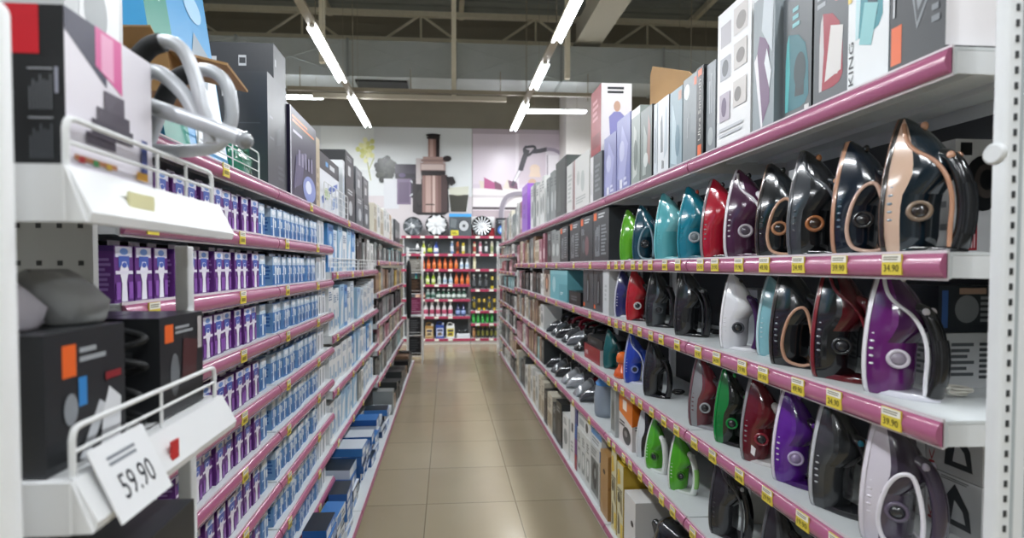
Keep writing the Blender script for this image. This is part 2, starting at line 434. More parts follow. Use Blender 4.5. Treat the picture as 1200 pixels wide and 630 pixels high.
# --- top shelf over the irons
Z0 = 2.0
carton(1, .905, 1.03, Z0, .33, .27, DK, 'dark grey appliance box with orange square at the near end above the irons',
  [('r', .04, .06, .24, .30, OR), ('p', [(.52,.22),(.74,.40),(.62,.62),(.42,.44)], '#8d9398'), ('p', [(.52,.26),(.70,.40),(.61,.57),(.46,.43)], '#3b4044'),
   ('p', [(.54,.33),(.66,.41),(.6,.5),(.5,.42)], '#8d9398'), ('lines', .78, .2, .95, .6, 6, '#7f858a'), ('vlines', .06,.36,.13,.8,1,'#c8ccd0')],
  [('r', .0, .0, 1, 1, '#e9e6e8'), ('r', 0, 0, 1, .05, '#2b2d30')], setback=.02)
carton(1, 1.04, 1.155, Z0, .36, .2, '#e7ebec', 'white iron box with teal iron picture and KING lettering on top shelf',
  [('iron', .2, .34, .86, .98, '#2d8b96', '#0e3f49', '#bfe0e4'), ('e', .55, .75, .2, .16, '#5fb6bf'), ('p', [(.3,.3),(.6,.26),(.75,.5),(.42,.55)], '#86c3c6'), ('text', .04, .06, .16, .34, 'KING', '#33363a', 1), ('r', 0, .6, .1, 1, '#e9cf6a')],
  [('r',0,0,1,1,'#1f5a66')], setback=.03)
carton(1, 1.168, 1.288, Z0, .34, .2, '#565b5f', 'grey iron box with red and white iron picture on top shelf',
  [('iron', .18, .14, .85, .72, '#a32136', '#e8e4e2', '#c9c4c4'), ('p', [(.35,.2),(.8,.24),(.85,.55),(.5,.6)], '#dcd8d4'), ('e', .68, .82, .12, .07, '#d88a86'), ('lines', .1,.76,.5,.95,3,'#a5abb0')],
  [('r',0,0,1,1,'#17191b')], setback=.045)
carton(1, 1.30, 1.42, Z0, .36, .2, '#5a6063', 'grey iron box with teal iron picture on top shelf',
  [('iron', .12, .1, .92, .7, '#1e6e78', '#0f2a30', '#51b4b4'), ('e', .62, .38, .2, .14, '#0d3238'), ('r', .7, .9, .9, .98, OR), ('lines', .35,.72,.6,.9,3,'#7fc0c4'), ('r', .8,.03,.95,.1,'#d9d5d2')],
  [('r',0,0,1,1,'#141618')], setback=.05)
carton(1, 1.425, 1.53, Z0, .41, .2, '#8d979c', 'grey iron box with plum iron picture on top shelf',
  [('p', [(.1,.5),(.45,.05),(.8,.2),(.75,.65),(.3,.72)], '#6f4f72'), ('p', [(.06,.55),(.42,.03),(.5,.05),(.2,.6)], '#e9e7ea'), ('p', [(.4,.75),(.9,.55),(.95,1),(.5,1)], '#c2cbd0'), ('p', [(.55,.5),(.8,.3),(.88,.42),(.66,.6)], '#dfe3e6')], setback=.03)
carton(1, 1.54, 1.74, Z0, .47, .2, '#eceded', 'tall white box with many small pictures on top shelf',
  [('r', .1,.74,.42,.9,'#b9b6bb'), ('r', .5,.76,.9,.95,'#d1ccc9'), ('e', .72,.84,.14,.06,'#8f8a86'), ('r', .1,.5,.42,.66,'#a7a9b0'), ('e',.26,.58,.1,.06,'#4b4f55'), ('r',.52,.52,.9,.7,'#c7c2bd'),
   ('e',.72,.6,.12,.05,'#77706b'), ('r',.1,.2,.42,.4,'#b2a7b4'), ('e',.24,.3,.08,.07,'#5d4868'), ('r',.52,.26,.9,.44,'#ccc7c2'), ('e',.66,.34,.1,.05,'#6f6a66'), ('lines',.1,.08,.85,.16,2,'#c5c8cc')], setback=.03)
carton(1, 1.75, 1.815, Z0, .33, .2, '#7f868a', 'narrow grey box between white picture box and black spine box', [('e',.5,.2,.3,.1,'#a9b0b0'), ('vlines',.3,.45,.7,.9,2,'#b5babd')], setback=.03)
carton(1, 1.82, 1.875, Z0, .34, .2, '#1b1d1f', 'black spine box with white sideways lettering on top shelf', [('text', .3,.2,.66,.86,'Ultra Smooth','#d5d2cc',1), ('r',.25,.02,.8,.15,OR), ('r',.25,.9,.8,.97,OR)], setback=.022)
carton(1, 1.88, 2.0, Z0, .34, .2, '#878f92', 'plain grey box with round white mark on top shelf', [('e',.28,.84,.2,.09,'#dfe6e6'), ('r',.78,.86,.95,.95,OR), ('vlines',.3,.3,.5,.6,2,'#aeb4b6')], setback=.03)
carton(1, 2.005, 2.12, Z0, .33, .2, '#93a9b2', 'blue grey glossy box with pale picture on top shelf', [('p',[(.1,.1),(.6,.05),(.5,.6),(.2,.85)],'#b9cdd4'), ('e',.65,.35,.18,.2,'#6d8b98'), ('r',.7,.84,.95,.95,'#c99a84')], setback=.03)
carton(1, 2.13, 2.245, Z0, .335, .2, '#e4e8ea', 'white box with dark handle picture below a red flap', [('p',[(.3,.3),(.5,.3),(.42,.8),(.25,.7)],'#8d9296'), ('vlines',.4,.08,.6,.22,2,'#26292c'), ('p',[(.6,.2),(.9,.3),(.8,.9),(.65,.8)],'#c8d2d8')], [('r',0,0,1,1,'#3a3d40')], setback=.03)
carton(1, 2.25, 2.29, Z0, .335, .2, '#d3dbe0', 'slim pale grey box beside the white handle picture box', [('vlines',.3,.2,.7,.8,2,'#a9b6bd')], setback=.03)
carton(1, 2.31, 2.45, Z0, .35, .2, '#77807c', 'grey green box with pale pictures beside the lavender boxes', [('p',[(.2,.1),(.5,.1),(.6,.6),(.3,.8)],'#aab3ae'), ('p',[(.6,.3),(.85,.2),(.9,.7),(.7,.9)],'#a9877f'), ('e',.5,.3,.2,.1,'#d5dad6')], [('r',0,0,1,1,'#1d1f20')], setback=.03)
carton(1, 2.455, 2.575, Z0, .39, .2, '#9aa49e', 'tall grey green box with white top beside the lavender boxes', [('p',[(.2,.1),(.7,.15),(.6,.7),(.3,.8)],'#c5cbc5'), ('r',0,.9,1,1,'#e7e9e6'), ('e',.5,.4,.2,.2,'#7b857f')], top='#eceeec', setback=.03)
LAV = [('p',[(.1,.2),(.6,.1),(.85,.6),(.4,.9)],'#a9abd6'), ('e',.4,.55,.2,.14,'#c6c8e6'), ('r',.25,.05,.45,.17,'#e3e3ee'), ('lines',.55,.06,.85,.2,2,'#d8d9ee')]
carton(1, 2.59, 2.80, Z0, .40, .2, '#8487bb', 'larger lavender box with white top on top shelf', LAV, top='#eceeec', setback=.03)
carton(1, 2.81, 3.03, Z0, .36, .2, '#8d8fbd', 'smaller lavender box beneath the red and white box', LAV, setback=.03)
carton(1, 3.04, 3.22, Z0, .30, .22, '#5d6062', 'dark grey box under the red and white box on top shelf', [('lines',.2,.2,.8,.8,6,'#85898c')], setback=.02)
carton(1, 3.225, 3.29, Z0, .30, .22, '#e9e7e7', 'slim white box under the red and white box on top shelf', [('vlines',.2,.2,.8,.8,2,'#c9c7c9')], setback=.02)
o = carton(1, 3.06, 3.28, Z0+.302, .41, .19, '#e9e6e6', 'red and white box standing on two shorter boxes above the aisle',
  [('r',0,0,1,1,'#9a2a35'), ('r',.1,.1,.9,.3,'#7d1f2a'), ('lines',.2,.5,.8,.85,4,'#c98488')],
  [('lines',.2,.84,.85,.96,2,'#33363a'), ('e',.52,.66,.11,.08,'#c9a58f'), ('p',[(.3,.2),(.75,.2),(.8,.5),(.62,.58),(.42,.58),(.25,.5)],'#8f8fc0'), ('r',.36,.06,.72,.2,'#5b5f86')], setback=.02)
carton(1, 3.30, 3.70, Z0, .37, .22, '#dcdcd8', 'broad white box with grey pictures past the red and white box', [('r',0,0,.06,1,'#b0787c'), ('e',.3,.6,.1,.14,'#c3c6c2'), ('e',.6,.5,.12,.2,'#bfc4c0'), ('lines',.15,.1,.8,.25,3,'#b9bcb8')])
carton(1, 3.72, 3.93, Z0, .37, .22, '#d5d6d2', 'white box with fine grey print past the broad white box', [('lines',.2,.2,.8,.8,7,'#b5b9b5'), ('r',.9,0,1,1,'#a98a90')])
carton(1, 3.94, 4.33, Z0, .47, .22, '#4b504e', 'tall dark grey green box past the white ones on top shelf', [('r',.86,0,1,1,'#1b1d1e'), ('p',[(.1,.1),(.5,.1),(.4,.7)],'#5f6663')])
def grow(side, y0, y1, z, hmax, seq, lev, bayname, seed, wr=(.07,.13), hr=(.72,.94), name='carton', cat='box', d=.18, setback=.02, a=None, gap=.004, jig=.015, word='carton'):
    """one carton after another along a shelf; seq: (colour, describing words, art) choices"""
    rr = random.Random(seed); y = y0; k = 0
    while y < y1-wr[0]:
        w = min(rr.uniform(*wr), y1-y)
        body, words_, art_ = seq[rr.randrange(len(seq))]
        h = hmax*rr.uniform(*hr)
        w = round(w, 2); h = round(h, 2)
        carton(side, y, y+w, z, h, d, body, f'{words_} {word}, {ORD[min(k,19)]} along {lev} shelf, {bayname} bay, {"iron" if side > 0 else "toothbrush"} side',
               art_, (), name, cat, setback+rr.uniform(0, jig), a=a)
        y += w+gap; k += 1
def V(pic, words_): return (pic[0], words_, pic[1])
CREAM = ('#cfc9b8','cream',[('r',.1,.1,.9,.5,'#a5977d'),('lines',.15,.6,.85,.9,4,'#7d7463')])
GREYB = ('#8a908f','mid grey',[('e',.5,.4,.3,.2,'#b9bfbd'),('lines',.2,.7,.8,.9,3,'#5c6261')])
DARKB = ('#3a3e3f','charcoal',[('e',.5,.4,.28,.2,'#6d7475'),('lines',.2,.72,.8,.92,4,'#a8adae')])
BLKB = ('#1f2123','black',[('p',[(.2,.1),(.8,.15),(.7,.6),(.3,.55)],'#4d4a4a'),('lines',.15,.75,.8,.9,2,'#8d9092')])
WHTB = ('#dedfdc','white',[('e',.5,.45,.3,.2,'#8e9492'),('lines',.2,.75,.8,.92,3,'#6b7072')])
PNKB = ('#a5707c','dusty pink',[('r',.15,.15,.85,.5,'#d7bcc0'),('lines',.2,.65,.8,.9,3,'#5b3940')])
BRNB = ('#7d6450','brown',[('e',.5,.4,.3,.25,'#b79a7c'),('lines',.2,.72,.8,.9,3,'#3b2e24')])
TELB = ('#6a9ba0','dull teal',[('e',.5,.4,.3,.25,'#a9cdcf'),('lines',.2,.72,.8,.9,3,'#2a4a4d')])
PURB = ('#8a5fc0','bright purple',[('lines',.3,.5,.7,.7,3,'#5f3a96'),('e',.5,.28,.18,.1,'#c8a8e8')])
YELB = ('#c0a24b','ochre',[('r',.2,.2,.8,.6,'#e3d29a'),('lines',.2,.7,.8,.9,3,'#5f4c17')])
REDB = ('#8e2f3b','dark red',[('e',.5,.45,.3,.2,'#d9b0b0'),('lines',.2,.75,.8,.9,2,'#eadada')])
MIX = [CREAM, GREYB, DARKB, BLKB, WHTB, PNKB, BRNB, DARKB, GREYB]
BN = ['first','second','third','fourth','fifth','sixth','seventh','eighth']
grow(1, 4.34, 4.87, Z0, .5, [GREYB, DARKB], 'top', 'fourth', 3, (.12,.2), (.82,.95))
grow(1, 4.9, 5.86, Z0, .5, [WHTB, GREYB, DARKB, WHTB], 'top', 'fifth', 4, (.12,.22), (.85,1.))
carton(1, 5.88, 6.3, Z0, .56, .2, '#9a63c9', 'tall bright purple box standing out on the far top shelf', [('lines',.25,.3,.7,.4,3,'#6a3fa0'), ('lines',.25,.5,.7,.6,3,'#6a3fa0'), ('r',0,.82,1,1,'#b98be0')])
grow(1, 6.32, 6.86, Z0, .5, [PNKB, WHTB, GREYB], 'top', 'sixth', 6, (.14,.22))
for bb in (6, 7): grow(1, RB[bb]+.02, RB[bb+1]-.015, 1.98, .47, [CREAM, GREYB, WHTB, PNKB], 'top', BN[bb], 7+bb, (.15,.24))
def GG(z, hmax, seq, lev, seed, wr, hr=(.72,.94)):
    grow(1, 4.89, 5.85, z, hmax, seq, lev, 'fifth', seed, wr, hr); grow(1, 5.89, 6.85, z, hmax, seq, lev, 'sixth', seed+100, wr, hr)
# --- second shelf (iron shelf) beyond the irons
Z1 = 1.625
for k, (y0, y1) in enumerate([(2.90, 3.22), (3.225, 3.535), (3.54, 3.84), (3.9, 4.17)]):
    carton(1, y0, y1, Z1, .315-.01*k, .22, '#3b3f42', f'{ORD[k]} charcoal box with orange corner past the green iron',
      [('r',.04,.82,.24,.97,OR), ('vlines',.15,.1,.45,.75,4,'#9da2a6') if k != 1 else ('e',.55,.35,.16,.22,'#7a5a5f'), ('lines',.35,.84,.9,.95,2,'#cfd2d4'), ('lines',.55,.12,.9,.72,9,'#888e92') if k != 1 else ('lines',.1,.6,.4,.75,4,'#888e92'),
       ('e',.3,.35,.12,.16,'#5b6064')], setback=.02)
grow(1, 4.18, 4.86, Z1, .3, [DARKB, GREYB], 'second', 'fourth', 12, (.16,.22), (.9,1.))
GG(Z1, .31, MIX+[BRNB, PNKB, CREAM], 'second', 13, (.09,.16))
# --- third shelf beyond irons
Z2 = 1.31
carton(1, 2.875, 2.99, Z2, .26, .2, '#cfd3d4', 'plain pale box beside the two dark picture boxes', [('lines',.3,.3,.7,.7,4,'#b5babb')])
for k, (y0, y1) in enumerate([(3.0, 3.22), (3.225, 3.47)]):
    carton(1, y0, y1, Z2, .27, .2, '#4a4d51', f'{["nearer","farther"][k]} dark grey box of the pair showing a tall appliance', [('p',[(.35,.15),(.65,.15),(.7,.5),(.55,.9),(.4,.85),(.3,.5)],'#25282a'), ('p',[(.42,.2),(.5,.2),(.52,.7),(.44,.7)],'#84888c'), ('r',.04,.05,.2,.14,OR)], setback=.025)
carton(1, 3.50, 3.84, Z2, .1, .2, '#1d2022', 'low black gadget box beside the teal box', [('lines',.2,.3,.8,.7,2,'#63686a')])
carton(1, 3.89, 4.55, Z2, .25, .2, '#6fb3bd', 'large pale teal box lying under the charcoal boxes', [('r',.55,.0,1,.55,'#5aa0ac'), ('lines',.62,.2,.78,.3,2,'#d7e7e9'), ('e',.25,.5,.1,.28,'#a9d2d8'), ('r',0,.86,1,1,'#85c2ca')])
carton(1, 4.56, 4.86, Z2, .25, .2, '#b9b2a8', 'box with brown haired portrait beside the teal box', [('e',.5,.5,.28,.35,'#5b3c2a'), ('e',.5,.48,.16,.22,'#c79b80'), ('r',0,.84,1,1,'#3a332e')])
GG(Z2, .27, [DARKB, BLKB, BLKB, PNKB, GREYB, WHTB], 'third', 14, (.09,.16))
# --- fourth, fifth shelves and base, further bays
GG(.97, .29, [WHTB, CREAM, DARKB, GREYB, WHTB, BRNB], 'fourth', 15, (.09,.17))
GG(.63, .29, [WHTB, CREAM, TELB, DARKB, PNKB, BRNB], 'fifth', 16, (.1,.18))
for bb in (3, 4, 5): grow(1, RB[bb]+.02, RB[bb+1]-.015, .085, .46, [DARKB, WHTB, BLKB, CREAM, GREYB], 'lowest', BN[bb], 17+bb, (.12,.22), (.6,.9))
for j, z in enumerate(RFAR[1:]):
    gap_ = ([1.98]+RFAR[1:])[j]-z-.06
    for bb in (6, 7): grow(1, RB[bb]+.02, RB[bb+1]-.015, z, gap_, [MIX, [PNKB, BLKB, REDB], [TELB, DARKB, BLKB], MIX, [DARKB, BLKB, WHTB], MIX][j], ORD[j+1], BN[bb], 20+j+bb*7, (.16,.26))
for bb in (6, 7): grow(1, RB[bb]+.02, RB[bb+1]-.015, .085, .2, [DARKB, YELB, BLKB, WHTB], 'lowest', BN[bb], 31+bb, (.16,.26))

# ------------------------------------------------------------------ irons
_sl = [(0,.044,.052),(.012,.049,.060),(.035,.054,.064),(.065,.056,.065),(.095,.0555,.066),(.12,.053,.070),(.14,.050,.086),(.16,.0465,.097),(.18,.042,.095),
       (.20,.037,.087),(.22,.031,.076),(.24,.0245,.062),(.258,.0175,.047),(.272,.0115,.033),(.282,.0065,.021),(.288,.003,.013)]
def iron(label, y, z, cols, rot=-68, L=.29, x=1.02, cord=None, body_h=1., sticker=None, side=None):
    k = L/.29; S = Matrix.Scale(k, 4) @ Matrix.Translation((-.062, 0, .0))
    t = thing('steam_iron', label, 'iron', (x, y, z+.0006), R(rot))
    NT = 20
    def pt(v, w, h, j, q=1.):
        a = PI*j/NT
        return ((.006+(h*body_h-.006)*abs(math.sin(a))**.85)*1., -w*q*math.copysign(abs(math.cos(a))**.75, math.cos(a)), v)
    # sole plate
    b = MB(); MS = mat(cols.get('sole', '#6f6a68'), .3, .6)
    def outline(g, u): return [(u, -w*g, v) for v, w, h in _sl]+[(u, 0, .2905)]+[(u, w*g, v) for v, w, h in reversed(_sl)]
    b.loft([outline(.97,-.004), outline(1.02,.0)], MS, False, M=S); b.build('soleplate', t)
    b = MB(); b.loft([outline(1.035,.0), outline(1.06,.003), outline(1.05,.009)], gloss(cols['rim']), True, M=S); b.build('rim', t)
    # lofted shell cut into skirt, body and water tank
    grid = [[pt(v, w, h, j) for j in range(NT+1)] for v, w, h in _sl]
    def region(cond, m, name):
        b = MB(); used = {}; vs = []; fs = []
        def vi(i, j):
            if (i, j) not in used: used[i, j] = len(vs); vs.append(grid[i][j])
            return used[i, j]
        for i in range(len(_sl)-1):
            for j in range(NT):
                if cond(i, j): fs.append((vi(i,j), vi(i,j+1), vi(i+1,j+1), vi(i+1,j)))
        b.add(vs, fs, m, True, S)
        if name == 'body':
            b.add(grid[0], [tuple(range(NT+1))], m, False, S); b.add(grid[-1], [tuple(range(NT+1))[::-1]], m, False, S)
        return b.build(name, t)
    sk = lambda i, j: min(j, NT-1-j) < 3
    tk = lambda i, j: (not sk(i, j)) and i >= 5 and min(j, NT-1-j) >= 4
    region(sk, gloss(cols['skirt']), 'skirt')
    region(tk, gloss(cols['tank']), 'water_tank')
    region(lambda i, j: not sk(i, j) and not tk(i, j), gloss(cols['body']), 'body')
    # handle sweeping from tank down to the heel
    hp = bez([(.072,0,.20),(.095,0,.188),(.110,0,.160),(.119,0,.125),(.122,0,.085),(.119,0,.045),(.111,0,.012)], 5)
    n = len(hp); b = MB()
    b.tube(hp, [.018 if i < n-6 else .018+.004*(i-n+6)/6 for i in range(n)], gloss(cols['handle']), 12, M=S, flat=.72, up=(1,0,.3)); hd = b.build('handle', t)
    if cols.get('grip'):
        gp = [p for p in hp if .03 < p[2] < .135]
        b = MB(); b.tube([(p[0]+.004,0,p[2]) for p in gp], .0172, gloss(cols['grip']), 10, M=S, flat=.7, up=(1,0,.3)); b.build('grip', hd)
    # trim line on both flanks around the opening
    if cols.get('trim'):
        b = MB()
        for sgn in (-1, 1):
            p = bez([(.106,sgn*.019,.012),(.107,sgn*.0195,.05),(.110,sgn*.0205,.09),(.107,sgn*.0205,.125),(.097,sgn*.022,.158),(.080,sgn*.026,.185),(.055,sgn*.029,.205),(.036,sgn*.027,.225),(.024,sgn*.022,.250),(.016,sgn*.013,.272)], 4)
            b.tube(p, .0042, gloss(cols['trim']), 7, M=S)
        b.build('trim_line', t)
    if cols.get('frame'):   # broad loop framing the opening on both flanks
        b = MB()
        for sgn in (-1, 1):
            p = bez([(.102,sgn*.021,.02),(.104,sgn*.022,.08),(.098,sgn*.024,.13),(.086,sgn*.028,.168),(.066,sgn*.036,.165),(.048,sgn*.044,.135),(.038,sgn*.050,.09),(.036,sgn*.050,.05),(.048,sgn*.046,.018),(.08,sgn*.036,.008),(.099,sgn*.024,.012)], 4)
            b.tube(p, .005, gloss(cols['frame']), 7, M=S)
        b.build('trim_loop', t)
    # heel rest
    b = MB(); pr = []
    for i in range(15):
        a = -PI/2+PI*i/14; pr.append((.045+.078*math.cos(a), .040*math.sin(a)))
    pr = [(-.002,-.044)]+pr+[(-.002,.044)]
    b.loft([[(p[0], p[1], 0) for p in pr], [(p[0]+.001, p[1]*1.02, .006) for p in pr], [(p[0]*.96, p[1]*.94, .013) for p in pr]], gloss(cols.get('heel', cols['handle'])), True, M=S); b.build('heel_rest', t)
    # temperature dial and buttons
    if cols.get('dial'):
        if True:
            D = S @ Matrix.Translation((.060, -.032, .085)) @ Vector((.62,-.78,.1)).to_track_quat('Z', 'X').to_matrix().to_4x4()
            b = MB(); b.lathe([(.021,-.012),(.022,.002),(.0215,.007),(.019,.010),(.015,.010),(.0145,.008),(.001,.008)], gloss(cols['dial']), 20, D); d_ = b.build('temperature_dial', t)
            b = MB(); b.lathe([(.0135,.0082),(.0135,.0095),(.001,.0095)], gloss(cols.get('dial2', '#2b2d30')), 16, D); b.build('dial_face', d_)
    b = MB()
    for sgn in (-1, 1): b.ball((.100,sgn*.011,.190), (.008,.007,.010), gloss(cols.get('button', cols['handle'])), 10, 6, S)
    b.build('steam_button', t)
    b = MB(); b.ball((.046,0,.262), (.008,.006,.010), gloss(cols.get('button', '#1c1e20')), 10, 6, S); b.build('spray_nozzle', t)
    # vents along the skirt: a row of little ribs
    b = MB()
    for sgn in (-1,):
        for i in range(6):
            v = .07+i*.017; w = .0555-.02*max(0, (v-.11)/.09)
            b.ball((.018, sgn*(w*.985), v), (.006,.0018,.003), gloss(cols.get('dots', cols['rim'])), 6, 4, S)
    b.build('vent_dot_pattern', t)
    if sticker:
        b = MB(); M2 = S @ Matrix.Translation((.045,-.052,.045)) @ Matrix.Rotation(R(-20),4,'Z') @ Matrix.Rotation(R(14),4,'Y'); b.box(-.012,.012,-.0015,.0,-.014,.014,paper(sticker),M2); b.build('sticker', t)
    if cord:
        rr = random.Random(int(y*1000)); b = MB()
        pts = [(.114,.0,.022),(.118,.035,.03),(.105,.06,.012)]
        for q in range(14):
            a = q*.95; pts.append((.085+.026*math.cos(a)+.001*q, .10+.032*math.sin(a)+.001*q, .006+.0011*q))
        b.tube([( (p[0]-.062)*1, p[1], p[2]) for p in bez(pts, 5)], .0032, mat(cord, .5), 7); b.build('power_cord', t)
    return t
def C(rim, skirt, body, tank, handle, **k): return dict(rim=rim, skirt=skirt, body=body, tank=tank, handle=handle, **k)
BK = '#15171a'; COP = '#b98a6e'; WH = '#e6e6ea'
# second shelf from top
iron('largest black iron with beige flank stripe and round copper dial, at the shelf end', 1.005, Z1, C('#2a2420','#d3b49e','#14212a','#16242e',BK, trim=COP, dial='#7d6a58', dial2='#2b2522', button=COP, grip='#191c20', dots='#8fa0ac', sole='#7d5f4e'), -77, .300)
iron('navy black iron with copper trim loop next to the beige striped one', 1.155, Z1, C(COP,'#101d2c','#12202f','#131c26',BK, frame='#d5b3a0', dial='#26282b', dots='#6f8090', sole='#6b5a50'), -72, .285)
iron('smoky black iron with small copper dial, third from the shelf end', 1.312, Z1, C('#54565a','#3d4146','#191b1e','#202327',BK, dial='#a8683c', dial2='#3a2a20', button='#b0764c', trim='#4b4f54'), -72, .297)
iron('black iron with copper trim line and copper dial beside the smoky one', 1.46, Z1, C('#2a2624','#16191c','#1a1f23','#20262b',BK, frame='#c49a80', dial='#b5805c', dial2='#2c2623', sole='#7d6252'), -70, .29)
iron('plum iron with white rim and white handle on second shelf', 1.632, Z1, C('#dcd9de','#43203c','#43203c','#4a2542','#dedbe0', dial='#b8b2ba', dial2='#514a55', trim='#e3e0e5', grip='#8e1f52', heel='#4a1838'), -68, .305)
iron('glossy red iron with grey rim beside the plum one', 1.795, Z1, C('#8d8488','#a8132c','#a8132c','#b0182f','#7c1020', button='#27090e', heel='#2b1014'), -66, .30)
iron('teal blue iron with silver flank disc beside the red one', 1.985, Z1, C('#1d8698','#167d93','#14788e','#176f80','#1a8ba0', dial='#a9b1b5', dial2='#7d868b', button='#b5452e', heel='#0f5f73'), -64, .30)
iron('pale turquoise iron with its cord wrapped at the heel', 2.215, Z1, C('#66b9c0','#5ab0b8','#61b6be','#7cc4ca','#5bb3bb', heel='#86c6cb'), -58, .305, cord='#8ccbd0')
iron('small dark petrol iron with silver trim beside the turquoise one', 2.50, Z1, C('#1c4a59','#164354','#12394a','#1a5565','#123542', frame='#7f98a2', dial='#1d2226', heel='#2a2f33'), -62, .285)
iron('lime green iron half hidden behind the petrol one', 2.72, Z1, C('#5fae25','#57a61f','#62b028','#6cba30','#4b8f1c', heel='#1c2a12'), -62, .285, x=1.03)
# third shelf
iron('big purple iron with white rim and clear white heel at the end of third shelf', 1.05, Z2, C(WH,'#5f1a66','#64206a','#3a1440',BK, trim='#e7e7ec', dial='#c9c2cc', dial2='#8d8492', button='#cfcbd2', heel='#d5d5de', grip='#17181b', sole='#7d7476'), -75, .288, cord='#d9d6cc')
iron('black iron with dark red handle beside the big purple one', 1.21, Z2, C('#7a2026','#16191c','#17191c','#4b0e16','#5e121b', dial='#1e2124', heel='#5a1018', dots='#8d9298', trim='#6a141d'), -72, .30)
iron('black iron outlined with a fine copper loop on third shelf', 1.385, Z2, C('#2e2926','#15181b','#181b1f','#1d2226',BK, frame='#bb9077', heel='#15171a', dots='#7e858b'), -70, .29)
iron('light aqua iron tucked behind the copper outlined one', 1.53, Z2, C('#b5d3d8','#7fb4bd','#82b9c2','#93c4cb','#cfe0e2', heel='#c9dadc'), -70, .255, x=1.06)
iron('small white iron with purple handle on third shelf', 1.675, Z2, C('#e9e9ec','#dfe0e4','#dcdde2','#e6e7ea','#3b1d4c', dial='#3f4248', heel='#e3e4e8', grip='#3b1d4c'), -66, .262, cord='#dcdcd8')
iron('matt black iron standing alone beside a grey box on third shelf', 2.02, Z2, C('#2a2c2e','#202224','#26282b','#1c1e20','#17191b', button='#8a8d90', heel='#1b1d1f', trim='#35383b'), -58, .28, cord='#1c1d1f')
iron('dark grey iron with big smoked dial beside the red one', 2.33, Z2, C('#2b2e31','#26292c','#4c5256','#202326','#17191b', dial='#3c4246', heel='#1b1d1f'), -58, .275)
iron('bright red iron with black handle on third shelf', 2.60, Z2, C('#c31f2a','#b21a26','#b81c28','#a51722','#1b1214', dial='#d8d4d4', heel='#2a1416'), -58, .27)
iron('navy and white iron, last before the pale box on third shelf', 2.79, Z2, C('#cfd0dc','#2a2d66','#2c2f6a','#252858','#d9dae2', heel='#d9dae2'), -58, .27)
# fourth shelf
Z3 = .97
iron('white rimmed iron with smoky violet body at the end of fourth shelf', 1.045, Z3, C('#dad6de','#cfcad4','#4a4252','#332c3a','#3c3444', frame='#e1dee5', dial='#5b5264', heel='#d5d0da', button='#a59fb0'), -74, .30)
iron('black iron with teal button and pale rim on fourth shelf', 1.215, Z3, C('#b9bcc0','#3a3d40','#2c2f32','#212427',BK, grip='#16181b', button='#1b7fa0', heel='#2b2d30'), -72, .285, cord='#d8cfd2')
iron('violet iron with white rim and dark handle on fourth shelf', 1.375, Z3, C('#dcd6e4','#5b2090','#5f2494','#471a72','#231032', dial='#b7a9c9', dial2='#9a8ab0', button='#6a2aa0', heel='#3d1860'), -70, .275, cord='#e0dcde')
iron('dark red iron with white handle and white sticker on fourth shelf', 1.535, Z3, C('#8e8f92','#5f0f1c','#66101e','#5a0e1a','#d9d7d6', dial='#8a2433', grip='#7b8484', heel='#d5d3d2'), -68, .275, sticker='#e6e0e0')
iron('black iron with broad green flank on fourth shelf', 1.705, Z3, C('#0d8a3c','#0f7d38','#16201a','#121915',BK, dial='#12863c', button='#15a04a', heel='#181b1a'), -66, .265)
iron('dark red and silver iron in a clear shade beside the green flanked one', 1.89, Z3, C('#6b4a50','#8d8f92','#6d3a42','#7a2a36','#4c4045', dial='#9fa2a6', heel='#8f9194', grip='#5a1c28'), -64, .275)
iron('grey black iron with a loose black cord on the bare shelf', 2.36, Z3, C('#2d2e30','#26282a','#2c2d2f','#1f2022','#17181a', heel='#1b1c1e', button='#2d2f31'), -58, .265, cord='#151617')
iron('royal blue iron with white trim on fourth shelf', 2.635, Z3, C('#a9b4de','#1e3fae','#2145b5','#1c3aa2','#2a50c0', trim='#c9d2ee', dial='#7d92d6', heel='#dfe3ee'), -56, .265)
iron('small teal and black iron lying near the red box', 3.02, Z3, C('#0f5f60','#0f5a5c','#115f60','#0e4f52','#12282a', heel='#122022'), -56, .235)
# fifth shelf
Z4 = .63
iron('black and silver iron at the end of fifth shelf', 1.19, Z4, C('#8d8f93','#2b2d30','#3a3d41','#232528',BK, dial='#6d4f62', heel='#2b2d30'), -72, .28)
iron('rounded dark iron with smoky handle on fifth shelf', 1.44, Z4, C('#55585b','#2e3033','#44474a','#2a2c2f',BK, dial='#3c3f42', heel='#2b2d30'), -70, .25)
iron('tall smoked black iron with chrome button on fifth shelf', 1.72, Z4, C('#3b3d40','#2a2c2f','#34363a','#222427',BK, button='#b5b8bb', heel='#1d1f21', trim='#55585c'), -66, .285)
iron('lime green and white iron, nearer of the two', 2.09, Z4, C('#e2e6e0','#4aa51f','#52ad22','#46a01c','#dfe5e0', dial='#2e6d14', grip='#8fca6a', heel='#d5ddd6'), -62, .245)
iron('lime green and white iron, farther of the two', 2.31, Z4, C('#e2e6e0','#4aa51f','#52ad22','#429a1a','#dfe5e0', dial='#2e6d14', heel='#dfe5e0'), -80, .24, x=1.0)
iron('white iron with black body behind the farther green one', 2.46, Z4, C('#e0e3e4','#d5dadc','#1b1d1f','#1f2123','#d2d7da', heel='#d2d7da'), -66, .25)

